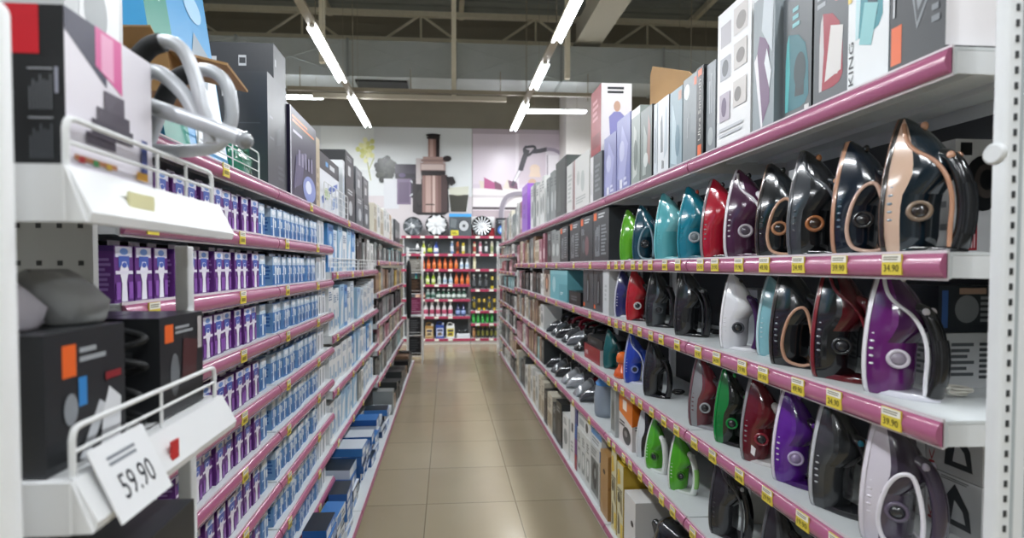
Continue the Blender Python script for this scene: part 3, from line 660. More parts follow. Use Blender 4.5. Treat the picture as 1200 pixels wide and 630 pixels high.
# ------------------------------------------------------------------ goods behind and below the irons
def loose(name, label, cat, x, y, z, w, d, h, body, front=(), near=(), rot=ROTR, top=None, side=1, group=None, tilt=(0,0)):
    me = carton_mesh(w, d, h, body, front, near, side, top)
    return tag(place(name, me, None, (x, y, z+.0006), (tilt[0], tilt[1], rot)), label, cat, group)
loose('appliance_box', 'white box with upright black lettering and round black picture behind the largest iron', 'box', 1.205, 1.18, Z1, .1, .115, .275, '#d4d5d6',
  [('lines',.1,.2,.9,.8,6,'#8d9093')],
  [('text', .10, .02, .24, .62, 'Goldmaster', '#2a2c2e', 1), ('r', .34,.04,.52,.28,'#a32330'), ('vlines',.37,.06,.49,.26,2,'#e8c9cc'), ('r',.10,.86,.36,.97,'#1d1f21'), ('e',.62,.62,.44,.24,'#17191b'), ('e',.68,.64,.26,.15,'#4a4440'), ('e',.7,.65,.16,.09,'#17191b')])
PRT = [('r',.0,.0,.12,1,'#2d4f8e'), ('lines',.2,.2,.55,.85,6,'#5c6165'), ('lines',.62,.15,.95,.85,7,'#4d5256')]
loose('appliance_box', 'white boxed appliance with rows of print behind the big purple iron', 'box', 1.15, 1.17, Z2, .12, .17, .13, '#c5c8ca', [('lines',.08,.2,.9,.8,6,'#6b7074')], PRT)
loose('appliance_box', 'black boxed appliance on top of the printed white one behind the purple iron', 'box', 1.15, 1.17, Z2+.132, .12, .17, .11, '#2b3036', [('r',.05,.1,.2,.9,'#3c5f9c')], [('r',.05,.1,.14,.9,'#3c5f9c'), ('e',.42,.5,.18,.3,'#7d8287'), ('lines',.62,.2,.95,.8,5,'#8a8f94'), ('r',.3,.82,.7,.95,'#a58a7a')])
for k, (yy, zz, w_) in enumerate(((1.10, Z3, 'lower white box with red lettering, outer of the four'), (1.235, Z3, 'lower white box with red lettering, inner of the four'), (1.10, Z3+.137, 'upper white box with red lettering, outer of the four'), (1.235, Z3+.137, 'upper white box with red lettering, inner of the four'))):
    loose('appliance_box', w_ + ' on fourth shelf', 'box', 1.185, yy, zz, .132, .125, .135, '#c9cacb',
      [('text',.06,.08,.2,.92,'King','#a23440',1), ('p',[(.35,.15),(.85,.15),(.8,.5),(.55,.88),(.38,.6)],'#3a3d40'), ('p',[(.5,.25),(.75,.25),(.7,.45),(.55,.6)],'#c9cacb'), ('lines',.3,.9,.9,.97,2,'#777')],
      [('text',.04,.08,.2,.92,'King','#a23440',1), ('p',[(.35,.12),(.85,.12),(.8,.5),(.55,.88),(.38,.6)],'#3a3d40'), ('p',[(.5,.22),(.75,.22),(.7,.45),(.55,.6)],'#c9cacb'), ('r',.28,0,.3,1,'#8a8d90')])
loose('appliance_box', 'grey box with reddish lettering behind the matt black iron', 'box', 1.12, 1.86, Z2, .2, .15, .2, '#9da0a3', [('r',.3,.7,.62,.78,'#9c4350'), ('r',.0,.5,.3,.52,'#2b2d30'), ('lines',.3,.3,.9,.5,3,'#7a7e82')])
loose('appliance_box', 'small white box with an icon beside the nearer green and white iron', 'box', 1.13, 1.86, Z4, .12, .1, .15, '#cfcfcb', [('lines',.1,.75,.9,.93,2,'#2d2f31'), ('e',.5,.35,.25,.22,'#a9aaa6')])
# fifth shelf, second bay: orange topped box and grey panel boxes
loose('appliance_box', 'white iron box with orange upper half on fifth shelf', 'box', .955, 2.645, Z4, .2, .16, .27, '#d7d2d0',
  [('p',[(0,.62),(1,.48),(1,1),(0,1)],'#e07a28'), ('r',.3,.7,.6,.9,'#f0e2d2'), ('e',.6,.22,.3,.17,'#2c2c30'), ('e',.55,.25,.12,.06,'#8d8a8c'), ('lines',.05,.35,.5,.48,2,'#4d4a4a')],
  [('p',[(0,.48),(1,.62),(1,1),(0,1)],'#d9701f'), ('e',.5,.25,.3,.15,'#8d8a8c'), ('lines',.1,.4,.8,.5,2,'#4d4a4a')], top='#e07a28')
loose('appliance_box', 'tall grey boxed appliance standing edgewise at the bay joint on fifth shelf', 'box', .945, 2.82, Z4, .085, .3, .29, '#b5b9b8', [('r',.15,.1,.85,.9,'#7f8483'), ('e',.5,.5,.2,.2,'#5d6260')], [('lines',.1,.2,.9,.8,5,'#cfd2d0')])
loose('appliance_box', 'pale grey box beside the orange topped one on fifth shelf', 'box', 1.10, 2.515, Z4, .05, .18, .24, '#c9ccca', [('lines',.1,.1,.9,.9,7,'#a5a9a7')])
# lowest shelf
ZB = .085
o = loose('cardboard_box', 'plain white carton with a dark hand hole on the lowest shelf', 'box', .945, 2.545, ZB, .16, .3, .315, '#d4d4d2', [('e',.72,.6,.12,.05,'#1f2123')], [('lines',.7,.8,.95,.95,2,'#b5b5b3')], top='#dededc')
def yellowbox(y0, y1, lab, h):
    loose('appliance_box', lab, 'box', .945, (y0+y1)/2, ZB, y1-y0-.004, .3, h, '#b5962a',
      [('r',0,0,1,1,'#d5cfa8'), ('p',[(.1,.05),(.5,.1),(.4,.3),(.15,.35)],'#6b6347'), ('p',[(.5,.4),(.9,.35),(.8,.6),(.55,.65)],'#8a815c'), ('e',.3,.55,.2,.07,'#4b4633'), ('r',.6,.05,.95,.25,'#e0c23c'), ('p',[(.1,.7),(.6,.75),(.4,.92),(.1,.9)],'#d9b62c'), ('lines',.1,.62,.9,.68,2,'#5b553c')],
      [('p',[(.1,.35),(.6,.5),(.75,.7),(.3,.62)],'#2b2718'), ('lines',.1,.08,.9,.25,3,'#8a741f')], top='#c9a62a')
yellowbox(2.64, 2.74, 'yellow boxed appliance with pale patterned front, beside the white hand hole carton', .43)
yellowbox(2.75, 2.84, 'yellow boxed appliance with pale patterned front, beside the brown carton', .47)
def browncarton(y0, y1, h, lab):
    loose('cardboard_box', lab, 'box', .945, (y0+y1)/2, ZB, y1-y0-.004, .3, h, '#a9824f', [('e',.5,.7,.16,.04,'#3a2a17'), ('r',.49,0,.51,1,'#8f6c3e')], [('r',0,.48,1,.52,'#977243')])
browncarton(2.90, 3.05, .385, 'brown cardboard carton with hand hole standing past the yellow ones')
loose('appliance_box', 'white box with dark machine picture past the brown carton', 'box', .95, 3.185, ZB, .2, .28, .35, '#c3c6c4', [('r',.1,.1,.9,.75,'#6d7270'), ('e',.5,.45,.25,.25,'#33373a'), ('e',.55,.5,.1,.1,'#8d9290'), ('lines',.1,.8,.9,.95,3,'#8a8f8d')], [('r',0,.8,1,1,'#4d86bf')])
for k, (y0, y1) in enumerate(((3.29, 3.40), (3.405, 3.515), (3.52, 3.63))):
    carton(1, y0, y1, ZB, .34, .28, '#cfd2cf', f'{ORD[k]} of three tall white boxes with line drawings on lowest shelf', [('r',.2,.15,.8,.6,'#8d9290'), ('e',.5,.4,.2,.16,'#dfe2df'), ('lines',.2,.7,.8,.9,4,'#6d7270')], setback=.03)
carton(1, 3.64, 3.70, ZB, .46, .28, '#3c3f78', 'slim box with rainbow spine at the joint of lowest shelf', [('r',0,0,1,.25,'#a8323a'), ('r',0,.25,1,.5,'#7a3a86'), ('r',0,.5,1,.75,'#2f5fa8')], setback=.03)
carton(1, 3.71, 3.84, ZB, .45, .28, '#e2e3e0', 'white box with black latch drawing near the joint of lowest shelf', [('r',.3,.55,.7,.7,'#2b2d2f'), ('lines',.2,.2,.8,.4,3,'#9a9d9a')], setback=.03)
loose('appliance_box', 'long white box lying on three tall white boxes', 'box', .955, 3.46, ZB+.342, .33, .26, .11, '#d9dcdb', [('r',.1,.3,.5,.7,'#9fa6a8'), ('e',.7,.5,.1,.3,'#3f4447')], top='#5f98cb')
loose('appliance_box', 'long white and blue box lying on the machine picture box', 'box', .955, 3.172, ZB+.352, .22, .26, .1, '#d3d8da', [('r',0,.6,1,1,'#4f8cc6'), ('lines',.1,.1,.8,.5,2,'#8b9194')], top='#4f8cc6')
# black kettle like appliances on the lowest shelf
def kettle(y, lab, x=1.05, s=1.):
    t = thing('electric_kettle', lab, 'kettle', (x, y, ZB+.0006), R(-70))
    b = MB(); b.lathe([(.001,0),(.11*s,0),(.118*s,.02),(.125*s,.10*s),(.12*s,.2*s),(.098*s,.28*s),(.09*s,.30*s)], gloss('#17191b'), 24); b.build('body', t)
    b = MB(); b.lathe([(.09*s,.302*s),(.085*s,.325*s),(.05*s,.345*s),(.012,.35*s)], gloss('#24262a'), 24); l = b.build('lid', t)
    b = MB(); b.ball((0,0,.36*s), (.02,.02,.014), gloss('#b9bcbf')); b.build('knob', l)
    b = MB(); b.tube([(.1255*s*math.cos(a),.1255*s*math.sin(a),.125*s) for a in [2*PI*k/24 for k in range(24)]], .008, gloss('#d9d9dc'), 8, closed=True); b.build('white_band', t)
    b = MB(); b.tube(bez([(.09*s,0,.27*s),(.16*s,0,.27*s),(.185*s,0,.2*s),(.165*s,0,.1*s),(.12*s,0,.06*s)],5), .014, gloss('#1b1d20'), 10); b.build('handle', t)
    b = MB(); b.loft([[(-.10*s,-.03,.20*s),(-.10*s,.03,.20*s),(-.09*s,.02,.28*s),(-.09*s,-.02,.28*s)], [(-.155*s,-.012,.27*s),(-.155*s,.012,.27*s),(-.145*s,.010,.29*s),(-.145*s,-.010,.29*s)]], gloss('#1b1d20')); b.build('spout', t)
kettle(2.22, 'glossy black kettle with white band on the lowest shelf')
kettle(1.84, 'glossy black kettle with white band, closer to the shelf end', 1.06, .95)

# handheld vacuum cleaners lying in the third and fourth bays
def handvac(x, y, z, rot, body, nose, lab, s=1., grip='#1b1d1f'):
    t = thing('handheld_vacuum', lab, 'vacuum cleaner', (x, y, z+.001), rot)
    b = MB(); rings = []
    for v, r, h in ((-.16,.03,.05),(-.14,.055,.075),(-.08,.07,.085),(0,.072,.082),(.05,.068,.075),(.07,.064,.07)):
        rings.append([(v*s, r*s*math.cos(2*PI*k/16), h*s+h*s*math.sin(2*PI*k/16)) for k in range(16)])
    b.loft(rings, gloss(body)); b.build('body', t)
    b = MB(); rings = []
    for v, r, h in ((.071,.066,.071),(.12,.06,.06),(.17,.05,.045),(.205,.044,.026),(.22,.04,.014)):
        rings.append([(v*s, r*s*math.cos(2*PI*k/16), h*s+h*s*.96*math.sin(2*PI*k/16)) for k in range(16)])
    b.loft(rings, mat(nose, .12, .25, .6)); b.build('dust_bowl', t)
    b = MB(); b.tube(bez([(-.13*s,0,.13*s),(-.11*s,0,.185*s),(-.04*s,0,.205*s),(.03*s,0,.185*s),(.05*s,0,.14*s)],5), .015*s, gloss(grip), 10); b.build('handle', t)
    b = MB(); b.tube([(.071*s, .066*s*math.cos(a), .074*s+.068*s*math.sin(a)) for a in [2*PI*k/20 for k in range(20)]], .004*s, gloss('#c9cccf'), 6, closed=True); b.build('ring', t)
    b = MB(); b.ball((0,0,.165*s), (.02*s,.012*s,.006*s), gloss('#d5d5d8')); b.build('switch', t)
VC = [('#1d1f22','#3a3d42','#2b2d30'), ('#5a1424','#4d5156','#1a1b1e'), ('#202225','#26282b','#8e1730'), ('#8e1730','#4a4d52','#a51c38'), ('#26282b','#74787d','#1b1d1f'), ('#1b1c1f','#26282b','#1b1d1f')]
VW = ['black', 'dark crimson', 'black and red handled', 'crimson', 'charcoal silver nosed', 'all black']
for k in range(6):
    c_ = VC[k]; handvac(1.135, 4.74-.205*k, Z3, R(170+23*(k % 2)), c_[0], c_[1], f'{VW[k]} handheld vacuum, {ORD[k]} from the dark boxes on the fourth shelf', .88, c_[2])
loose('appliance_box', 'low red box with white lettering on fourth shelf', 'box', .95, 3.27, Z3, .36, .24, .098, '#8f1c26', [('vlines',.08,.3,.26,.7,4,'#e3c9ca'), ('r',.3,.3,.9,.32,'#a93842')], [('r',0,0,1,1,'#c9c6c6'), ('lines',.1,.2,.8,.8,3,'#8a3a40')], top='#3a1418')
loose('appliance_box', 'long black gadget box lying on the low red box', 'box', .97, 3.27, Z3+.1, .34, .2, .055, '#1a1c1e', [('lines',.2,.3,.7,.6,2,'#5d6265')])
VC = [('#202225','#2f3236','#1b1d1f'), ('#1c1d20','#5d6166','#1b1d1f'), ('#2a2c2f','#26282b','#3a3d41'), ('#6b6e72','#a5a9ae','#2a2c2f'), ('#55585c','#a5a9ae','#24262a'), ('#7d1a2a','#9a9ea3','#24262a'), ('#25272a','#4a4d52','#3a3d41')]
VW = ['black', 'smoky nosed black', 'dull black', 'silver grey', 'steel grey', 'dark red silver nosed', 'matt black']
for k in range(7):
    c_ = VC[k]; handvac(1.135, 4.75-.205*k, Z4, R(172+20*(k % 2)), c_[0], c_[1], f'{VW[k]} handheld vacuum, {ORD[k]} from the dark boxes on the fifth shelf', .88, c_[2])
t = thing('water_jug', 'clear jug with blue lid and dark grip at the joint of fifth shelf', 'jug', (1.02, 3.20, Z4+.0006), R(-60))
b = MB(); b.lathe([(.001,0),(.065,0),(.07,.03),(.072,.12),(.062,.19),(.058,.2)], mat('#b9c6d4', .1, trans=.5), 20); b.build('body', t)
b = MB(); b.lathe([(.06,.2),(.062,.215),(.04,.24),(.01,.245)], gloss('#4f93d6'), 20); b.build('lid', t)
b = MB(); b.tube(bez([(.06,0,.19),(.11,0,.18),(.115,0,.1),(.07,0,.05)],5), .011, gloss('#23262a'), 8); b.build('handle', t)
# small orange sprayer beside the blue iron
t = thing('garment_steamer', 'small bright orange hand steamer between teal and blue irons', 'steamer', (.985, 2.78, Z3+.0006), R(-60))
b = MB(); b.lathe([(.001,0),(.045,0),(.05,.012),(.042,.04),(.026,.06),(.022,.08)], gloss('#d9591c'), 18); b.build('base', t)
b = MB(); b.lathe([(.022,.08),(.034,.088),(.036,.11),(.028,.135),(.012,.145),(.002,.146)], gloss('#e2691f'), 18); b.build('head', t)
b = MB(); b.tube(bez([(.03,0,.11),(.065,0,.105),(.07,0,.06),(.045,0,.025)],5), .008, gloss('#c24d15'), 8); b.build('handle', t)
# open brown carton on top, behind the grey green boxes
t = thing('cardboard_box', 'open brown cardboard box with raised flaps behind the grey green boxes', 'box', (1.167, 2.34, 2.0006))
CB = mat('#a98455', .7, noise=.05)
b = MB(); b.box(0,.155,0,.50,0,.37,CB); b.build('body', t)
b = MB(); b.prism([(.0,.371),(.0,.50),(.04,.53),(.47,.72),(.50,.68),(.50,.371)], 'x', -.012, -.008, CB); b.build('flap', t)
b = MB(); b.prism([(.151,.371),(.155,.371),(.175,.55),(.171,.55)], 'y', .0, .495, CB); b.build('flap', t)
b = MB(); b.prism([(.0,.372),(.0,.375),(-.12,.46),(-.12,.457)], 'x', .01, .145, CB); b.build('flap', t)
m_ = MB(); m_.prism([(0,0),(.07,0),(.05,.012),(.01,.014)], 'x', 0, .03, paper('#c8312f'))
tag(m_.build('red_sachet', None, (1.0, 2.16, 2.3361)), 'small red sachet lying on the white handle picture box', 'sachet')

# ------------------------------------------------------------------ toothbrush packs: purple bay and blue bay
def pack_mesh(w, h, d, kind):
    b = MB()
    base, dark, pale = ('#64347f', '#45206a', '#efeef4') if kind == 'p' else ('#4f84c0', '#356ab0', '#e6eef6')
    b.box(-w/2, w/2, 0, d, 0, h, paper(base))
    if kind == 'p':
        front = [('r', .06,.80,.94,.985,'#dcdce9'), ('r', .22,.62,.78,.82,'#4a63b4'), ('e', .5,.90,.22,.06,'#6f93d2'), ('p', [(.34,.02),(.66,.02),(.62,.36),(.74,.58),(.60,.72),(.40,.72),(.26,.56),(.38,.34)], '#e9e7f0'),
                 ('r', .04,.50,.96,.56,'#e3dfec'), ('e', .5,.66,.13,.05,'#4a63b4'), ('r', .72,.06,.95,.36,'#8a55ac'), ('r', .05,.06,.28,.36,'#8a55ac')]
        near = [('lines', .15,.2,.85,.8,7,'#9a78b8'), ('r', 0,.9,1,1,'#4b2472')]
    else:
        front = [('r', .03,.70,.97,.98,'#c9dae8'), ('e', .5,.86,.3,.08,'#eef4fa'), ('p', [(.40,.05),(.62,.05),(.58,.4),(.66,.62),(.5,.7),(.36,.62),(.42,.4)], '#e8f1fa'), ('r', .06,.05,.32,.3,'#3d70b0'), ('r', .68,.05,.94,.3,'#3d70b0'), ('r', .7,.36,.94,.6,'#dbe6f0'), ('r', .06,.36,.3,.4,'#d5e5f4')]
        near = [('r',0,0,1,1,'#78a3d2'), ('lines', .15,.2,.85,.8,5,'#3a6ab0'), ('r',0,.7,1,1,'#c9dae8')]
    b.art((-w/2,0,0), (w,0,0), (0,0,h), front)
    b.art((-w/2,d,0), (0,-d,0), (0,0,h), near)
    # hanging tab
    b.box(-w*.3, w*.3, d*.45, d*.5, h, h+.012, paper(pale))
    me = bpy.data.meshes.new('blister_pack'); me.from_pydata(b.v, [], b.f)
    for m in b.mats: me.materials.append(m)
    me.polygons.foreach_set('material_index', b.m); me.update(); return me
PP = pack_mesh(.066, .128, .045, 'p'); PB = pack_mesh(.058, .122, .04, 'b'); PBd = pack_mesh(.066, .128, .05, 'b')
rr = random.Random(11)
LV = ['top','second','third','fourth','fifth','sixth','seventh','eighth','ninth','lowest']
for li in range(1, 9):
    z = LLEV[li]
    for k in range(11):
        y = 1.20+.0765*k
        if li >= 4 and k < 3: continue
        o = place('toothbrush_pack', PP, None, (-AL-.02-rr.uniform(0,.012), y, z+.0006), ROTL+rr.uniform(-.05,.05))
        tag(o, f'purple toothbrush pack, {ORD[k]} in its row on the {LV[li]} shelf of the first bay', 'toothbrush pack', 'purple toothbrush packs')
    tag(place('toothbrush_pack', PBd, None, (-AL-.03, 2.06, z+.0006), ROTL), f'dark blue pack closing the purple row on the {LV[li]} shelf', 'toothbrush pack', 'dark blue packs closing the purple rows')
    for k in range(11):
        y = 2.19+.0655*k
        o = place('brush_head_pack', PB, None, (-AL-.02-rr.uniform(0,.015), y, z+.0006), ROTL+rr.uniform(-.06,.06))
        tag(o, f'sky blue brush head pack, {ORD[k]} in row, {LV[li]} shelf of the second bay', 'brush head pack', 'sky blue brush head packs')
    grow(-1, 2.905, 3.11, z, .15, [('#d9dfe4','pale', [('r',.2,.1,.5,.8,'#8fa3b5'),('r',.6,.3,.9,.9,'#f0f2f4')]), ('#e6eaee','white striped', [('r',.3,.05,.5,.7,'#4a5a6a'),('lines',.1,.75,.9,.95,2,'#8fb0d0')])], LV[li], 'second', 60+li, (.06,.09), (.85,.98), 'product_pack', 'pack', .1, word='pack')
ICE = ('#cfdde8','ice blue', [('r',.1,.1,.45,.6,'#6f9fcf'),('e',.65,.55,.25,.2,'#eef3f7'),('lines',.1,.75,.9,.92,3,'#7d98b3')])
WH2 = ('#e6eaec','white', [('r',.15,.1,.5,.55,'#a9bfd2'),('lines',.1,.7,.9,.9,4,'#5f7f9f'),('r',.6,.15,.85,.3,'#5f9fd0')])
SKY = ('#4f8fcb','sky blue', [('r',.1,.1,.9,.45,'#e3edf5'),('e',.5,.68,.25,.12,'#bcd6ec'),('r',.15,.85,.85,.93,'#24558f')])
LBL = ('#9fc3de','light blue', [('p',[(.1,.05),(.6,.1),(.85,.8),(.3,.6)],'#e9f1f7'),('lines',.2,.85,.8,.95,2,'#3a6da3')])
GRN = ('#7fae3a','lime green', [('r',.1,.1,.9,.4,'#cfe3a5')])
for li, (z, hm) in enumerate(zip(LMID[1:], (.33,.32,.28,.28))):
    seq = [ICE, WH2, SKY, LBL, WH2]
    grow(-1, 3.15, 4.125, z, hm, seq, ORD[li+1], 'third', 70+li, (.1,.17), (.78,.97), 'product_pack', 'pack', .12, word='pack')
    grow(-1, 4.15, 5.12, z, hm, [DARKB, GREYB, WHTB, BLKB] if li == 0 else seq+[WHTB, GREYB], ORD[li+1], 'fourth', 80+li, (.12,.19), (.7,.95), 'product_pack', 'pack', .12, word='pack')
carton(-1, 3.60, 3.66, LMID[3]+.0, .0, .0, '#000000', 'x') if False else None
for bi in range(4, 7):
    for li, z in enumerate(LFAR[1:]):
        hm = ([1.92]+LFAR[1:])[li]-z-.06
        grow(-1, LB[bi]+.02, LB[bi+1]-.01, z, hm, [[DARKB, TELB, GREYB, BLKB], [BRNB, YELB, DARKB, GREYB], [DARKB, BLKB, GREYB], [PNKB, BLKB, CREAM, DARKB], [TELB, DARKB, BLKB, GREYB]][li], ORD[li+1], BN[bi], 90+bi*10+li, (.12,.22), (.7,.96), 'product_pack', 'pack', .14, word='pack')
    grow(-1, LB[bi]+.02, LB[bi+1]-.01, .085, .25, [DARKB, BLKB, GREYB, BRNB, BLKB, DARKB], 'lowest', BN[bi], 160+bi, (.14,.24), (.5,.96), 'product_pack', 'pack', .2, a=.53, word='pack')
# flat blue boxes piled on the deep lowest shelf
rr = random.Random(4); n_ = 0
piles = [2.24, 2.46, 2.68, 2.90, 3.24, 3.46, 3.68, 3.90, 4.12, 4.34, 4.56, 4.78, 5.0]
for pi, yc in enumerate(piles):
    z = ZB
    for lv in range((4,5,4,5,4,5,4,4,3,4,3,3,2)[pi]):
        h = rr.uniform(.04,.07); w = rr.uniform(.17,.20)
        c_ = ['#3f7cc0','#2f5f9f','#e1e6ea','#2d6cb4','#23406b','#c9d6e2','#2a2f36'][rr.randrange(7)]
        me = carton_mesh(round(w,2), round(rr.uniform(.10,.112) if yc < 3.14 else rr.uniform(.2,.26),2), round(h,3), c_, [('r',.05,.15,.5,.85,'#e8eef3' if c_ != '#e1e6ea' else '#4b86c6'),('lines',.55,.2,.95,.8,2,'#bcd3e8' if c_ != '#e1e6ea' else '#5c6a78')], (), -1, ['#dfe6ec','#3d78bb','#27303a','#2f5f9f','#c9d2da'][rr.randrange(5)])
        tag(place('flat_box', me, None, (-.553-rr.uniform(0,.012 if yc < 3.14 else .05), yc+rr.uniform(-.006,.006), z+.0006), ROTL+rr.uniform(-.05,.05)),
            f'flat {"white" if c_ in ("#e1e6ea","#c9d6e2") else "black" if c_ == "#2a2f36" else "blue"} box, {ORD[lv]} from the bottom of the {ORD[pi]} pile on the lowest toothbrush shelf', 'box', 'flat boxes piled on the lowest shelf')
        z += round(h,3)+.0022
# cartons on the lowest shelf standing in the first two bays
grow(-1, 1.3, 2.1, .085, .2, [WH2, DARKB, WHTB], 'lowest', 'first', 180, (.12,.2), (.6,.9), 'product_pack', 'pack', .2, a=.53, word='pack')

# ------------------------------------------------------------------ top shelf of the toothbrush side
ZT = 1.92
def wire_basket(name, lab, x, y0, y1, z, h, s, rails=3, depth=.0, uprights=5):
    """front rail fence of white wire clipped along a shelf edge"""
    t = thing(name, lab, 'wire fence', (x, y0, z))
    L = y1-y0
    b = MB(); b.tube([(0,0,.001)]+bez([(0,0,h-.02),(0,.006,h-.004),(0,.02,h)],3)+bez([(0,L-.02,h),(0,L-.006,h-.004),(0,L,h-.02)],3)+[(0,L,.001)], .0035, WIRE, 8); b.build('outer_wire', t)
    for k in range(1, rails):
        b = MB(); b.tube([(0,0,h*k/rails),(0,L,h*k/rails)], .0024, WIRE, 6); b.build('cross_wire', t)
    for k in range(1, uprights):
        b = MB(); b.tube([(0,L*k/uprights,.001),(0,L*k/uprights,h)], .0024, WIRE, 6); b.build('upright_wire', t)
    return t
t = thing('appliance_box', 'tall glossy blue box with green end leaning back on the top shelf', 'box', (-.725, 1.56, ZT+.0155), (R(-8), 0, ROTL))
me = carton_mesh(.38, .1, .62, '#3f9ad2', [('p',[(0,0),(.35,0),(.30,1),(0,1)],'#1d8a78'), ('r',.02,.62,.22,.66,'#dfe9ea'), ('r',.0,.80,.3,.86,'#2456a8'), ('p',[(.45,.02),(.98,.02),(.98,.42),(.75,.52),(.5,.3)],'#e9eff3'), ('p',[(.55,.4),(.8,.35),(.92,.55),(.7,.62)],'#8a9aa6'), ('e',.75,.75,.14,.07,'#a9d3ee'), ('lines',.4,.86,.9,.94,2,'#d7ebf7')], (), -1, '#77bfe6')
place('carton', me, t)
# brown carton with an open flap, tilted on the shelf edge
t = thing('cardboard_box', 'brown cardboard box tipped over the shelf edge below the blue box', 'box', (-.72, 1.21, ZT+.050), (R(4), R(-6), R(10)))
b = MB(); b.box(-.16,.12,-.09,.14,0,.085,CB); b.build('body', t)
b = MB(); b.prism([(.12,.083),(.122,.087),(.235,.055),(.233,.050)], 'y', -.09, .14, CB); b.build('flap', t)
b = MB(); b.prism([(-.09,.085),(-.09,.089),(-.14,.115),(-.14,.111)], 'x', -.15, .11, CB); b.build('flap', t)
wire_basket('wire_fence', 'white wire fence in front of the green bags on the top shelf', -.713, 1.52, 1.99, ZT+.0015, .105, -1, 3, uprights=2)
def bag(name, lab, x, y, z, w, d, h, col, rot, art_=(), cat='bag'):
    b = MB(); rings = []
    for q, (fx, fy) in ((0,(.92,.9)),(.08,(1,1)),(.4,(1.0,.96)),(.7,(.96,.7)),(.9,(.93,.25)),(1.,(.9,.05))):
        pts = []
        for k in range(20):
            a = 2*PI*k/20; ca, sa = math.cos(a), math.sin(a)
            pts.append((w/2*fx*math.copysign(abs(ca)**.5, ca), d/2*fy*math.copysign(abs(sa)**.6, sa)+.006*math.sin(5*a+q*9), h*q))
        rings.append(pts)
    b.loft(rings, mat(col, .5) if 'sack' in name else gloss(col))
    if art_: b.art((-w/2*.8,-d/2-.008,h*.1), (w*.8,0,0), (0,d*.18,h*.6), art_)
    return tag(b.build(name, None, (x, y, z+.0008), rot), lab, cat)
bag('green_bag', 'shiny teal green plastic bag behind the wire fence beside the tall dark box', -.76, 1.875, ZT, .2, .08, .16, '#157a5c', ROTL)
bag('green_bag', 'bright green plastic bag standing behind the teal green one', -.86, 1.88, ZT, .2, .08, .24, '#2fa53c', ROTL)
GB = '#3b3e43'
carton(-1, 2.14, 2.39, ZT, .47, .30, GB, 'tall dark grey carton on the toothbrush side top shelf', [('r',.1,.44,.3,.46,'#5b5f65'), ('r',.1,.62,.25,.64,'#5b5f65'), ('lines',.5,.1,.9,.25,3,'#4d5157'), ('p',[(.4,.4),(.7,.45),(.65,.6),(.45,.55)],'#474b51')], [('r',.4,.78,.6,.83,'#d5d8da'), ('r',.1,.55,.9,.56,'#52565c')], setback=.03)
loose('appliance_box', 'flatter dark grey carton lying on the tall dark one', 'box', -.735, 2.315, ZT+.4725, .16, .32, .15, '#35383d', [('r',.1,.4,.2,.6,'#8d9195')], [('r',.2,.4,.27,.6,'#c9ccd0'),('r',.55,.35,.65,.65,'#c9ccd0'),('r',.56,.42,.64,.58,'#35383d')], ROTL, side=-1)
carton(-1, 2.40, 2.87, ZT, .42, .12, '#2a2540', 'dark violet poster like box with orange title on the toothbrush side', [('r',.04,.80,.96,.96,'#1d1a2c'), ('lines',.08,.84,.92,.93,2,'#d97a2c'), ('lines',.1,.72,.5,.78,1,'#c9c6d6'), ('e',.7,.18,.26,.16,'#7f8fc9'), ('e',.66,.2,.12,.08,'#dfe6f6'), ('p',[(.1,.1),(.4,.2),(.55,.6),(.2,.5)],'#4a4468'), ('vlines',.25,.4,.85,.62,5,'#8984a0'), ('r',0,0,.03,1,'#cfcfd8')], setback=.02)
loose('appliance_box', 'tall pale grey box behind the violet poster like box', 'box', -.85, 2.63, ZT, .44, .14, .55, '#a5a6ad', [('lines',.1,.8,.9,.95,3,'#85868d'), ('r',.05,.78,.4,.9,'#8f9098')], (), ROTL, side=-1)
carton(-1, 2.90, 2.99, ZT, .40, .2, '#b9a98a', 'thin tan carton beside the wire bin on the toothbrush side', [('lines',.2,.1,.8,.6,4,'#9a8a6b')], setback=.03)
wire_basket('wire_fence', 'white wire fence before the black and white package on top shelf', -.713, 3.02, 3.72, ZT+.0015, .17, -1, 4, uprights=7)
carton(-1, 3.05, 3.60, ZT, .36, .14, '#dfe3e8', 'black and white package with blue swirl behind the wire fence', [('r',0,.72,1,1,'#1f2226'), ('r',.3,.82,.42,.9,'#5a9fd6'), ('r',.5,.82,.75,.9,'#cfd3d6'), ('p',[(.1,.25),(.5,.5),(.9,.65),(.9,.55),(.5,.38),(.15,.15)],'#3b5fb0'), ('e',.35,.35,.15,.1,'#b5c79a'), ('p',[(.55,.1),(.9,.2),(.85,.4),(.6,.3)],'#8fa5c9')], setback=.05)
loose('cardboard_box', 'tan wooden topped carton behind the black and white package', 'box', -.905, 3.33, ZT, .55, .12, .44, '#b98f5c', [('lines',.1,.85,.9,.95,2,'#8d6a3f')], (), ROTL, side=-1)
carton(-1, 3.63, 3.70, ZT, .42, .2, '#d9dde0', 'slim white carton at the end of the wire fence', [('vlines',.2,.2,.8,.8,3,'#9fb3c6')], setback=.03)
for k, (y0, y1, h, c) in enumerate(((3.74,4.10,.28,'#1d1f22'), (4.16,4.50,.26,'#54585c'), (4.52,4.85,.25,'#33363a'))):
    carton(-1, y0, y1, ZT, h, .24, c, ['black','mid grey','charcoal'][k]+' lower carton of the two layered stack past the white slim carton', [('e',.5,.4,.2,.2,'#b9bcbe'), ('lines',.2,.75,.8,.9,2,'#c9ccce')], setback=.03)
    loose('appliance_box', ['black','mid grey','charcoal'][k]+' upper carton of the two layered stack past the white slim carton', 'box', -.735, (y0+y1)/2, ZT+h+.002, y1-y0-.03, .22, h*.85, ['#26282b','#6d7175','#494c50'][k], [('r',.3,.3,.6,.6,'#cfd1d2'), ('lines',.2,.75,.8,.9,2,'#a9acae')], (), ROTL, side=-1)
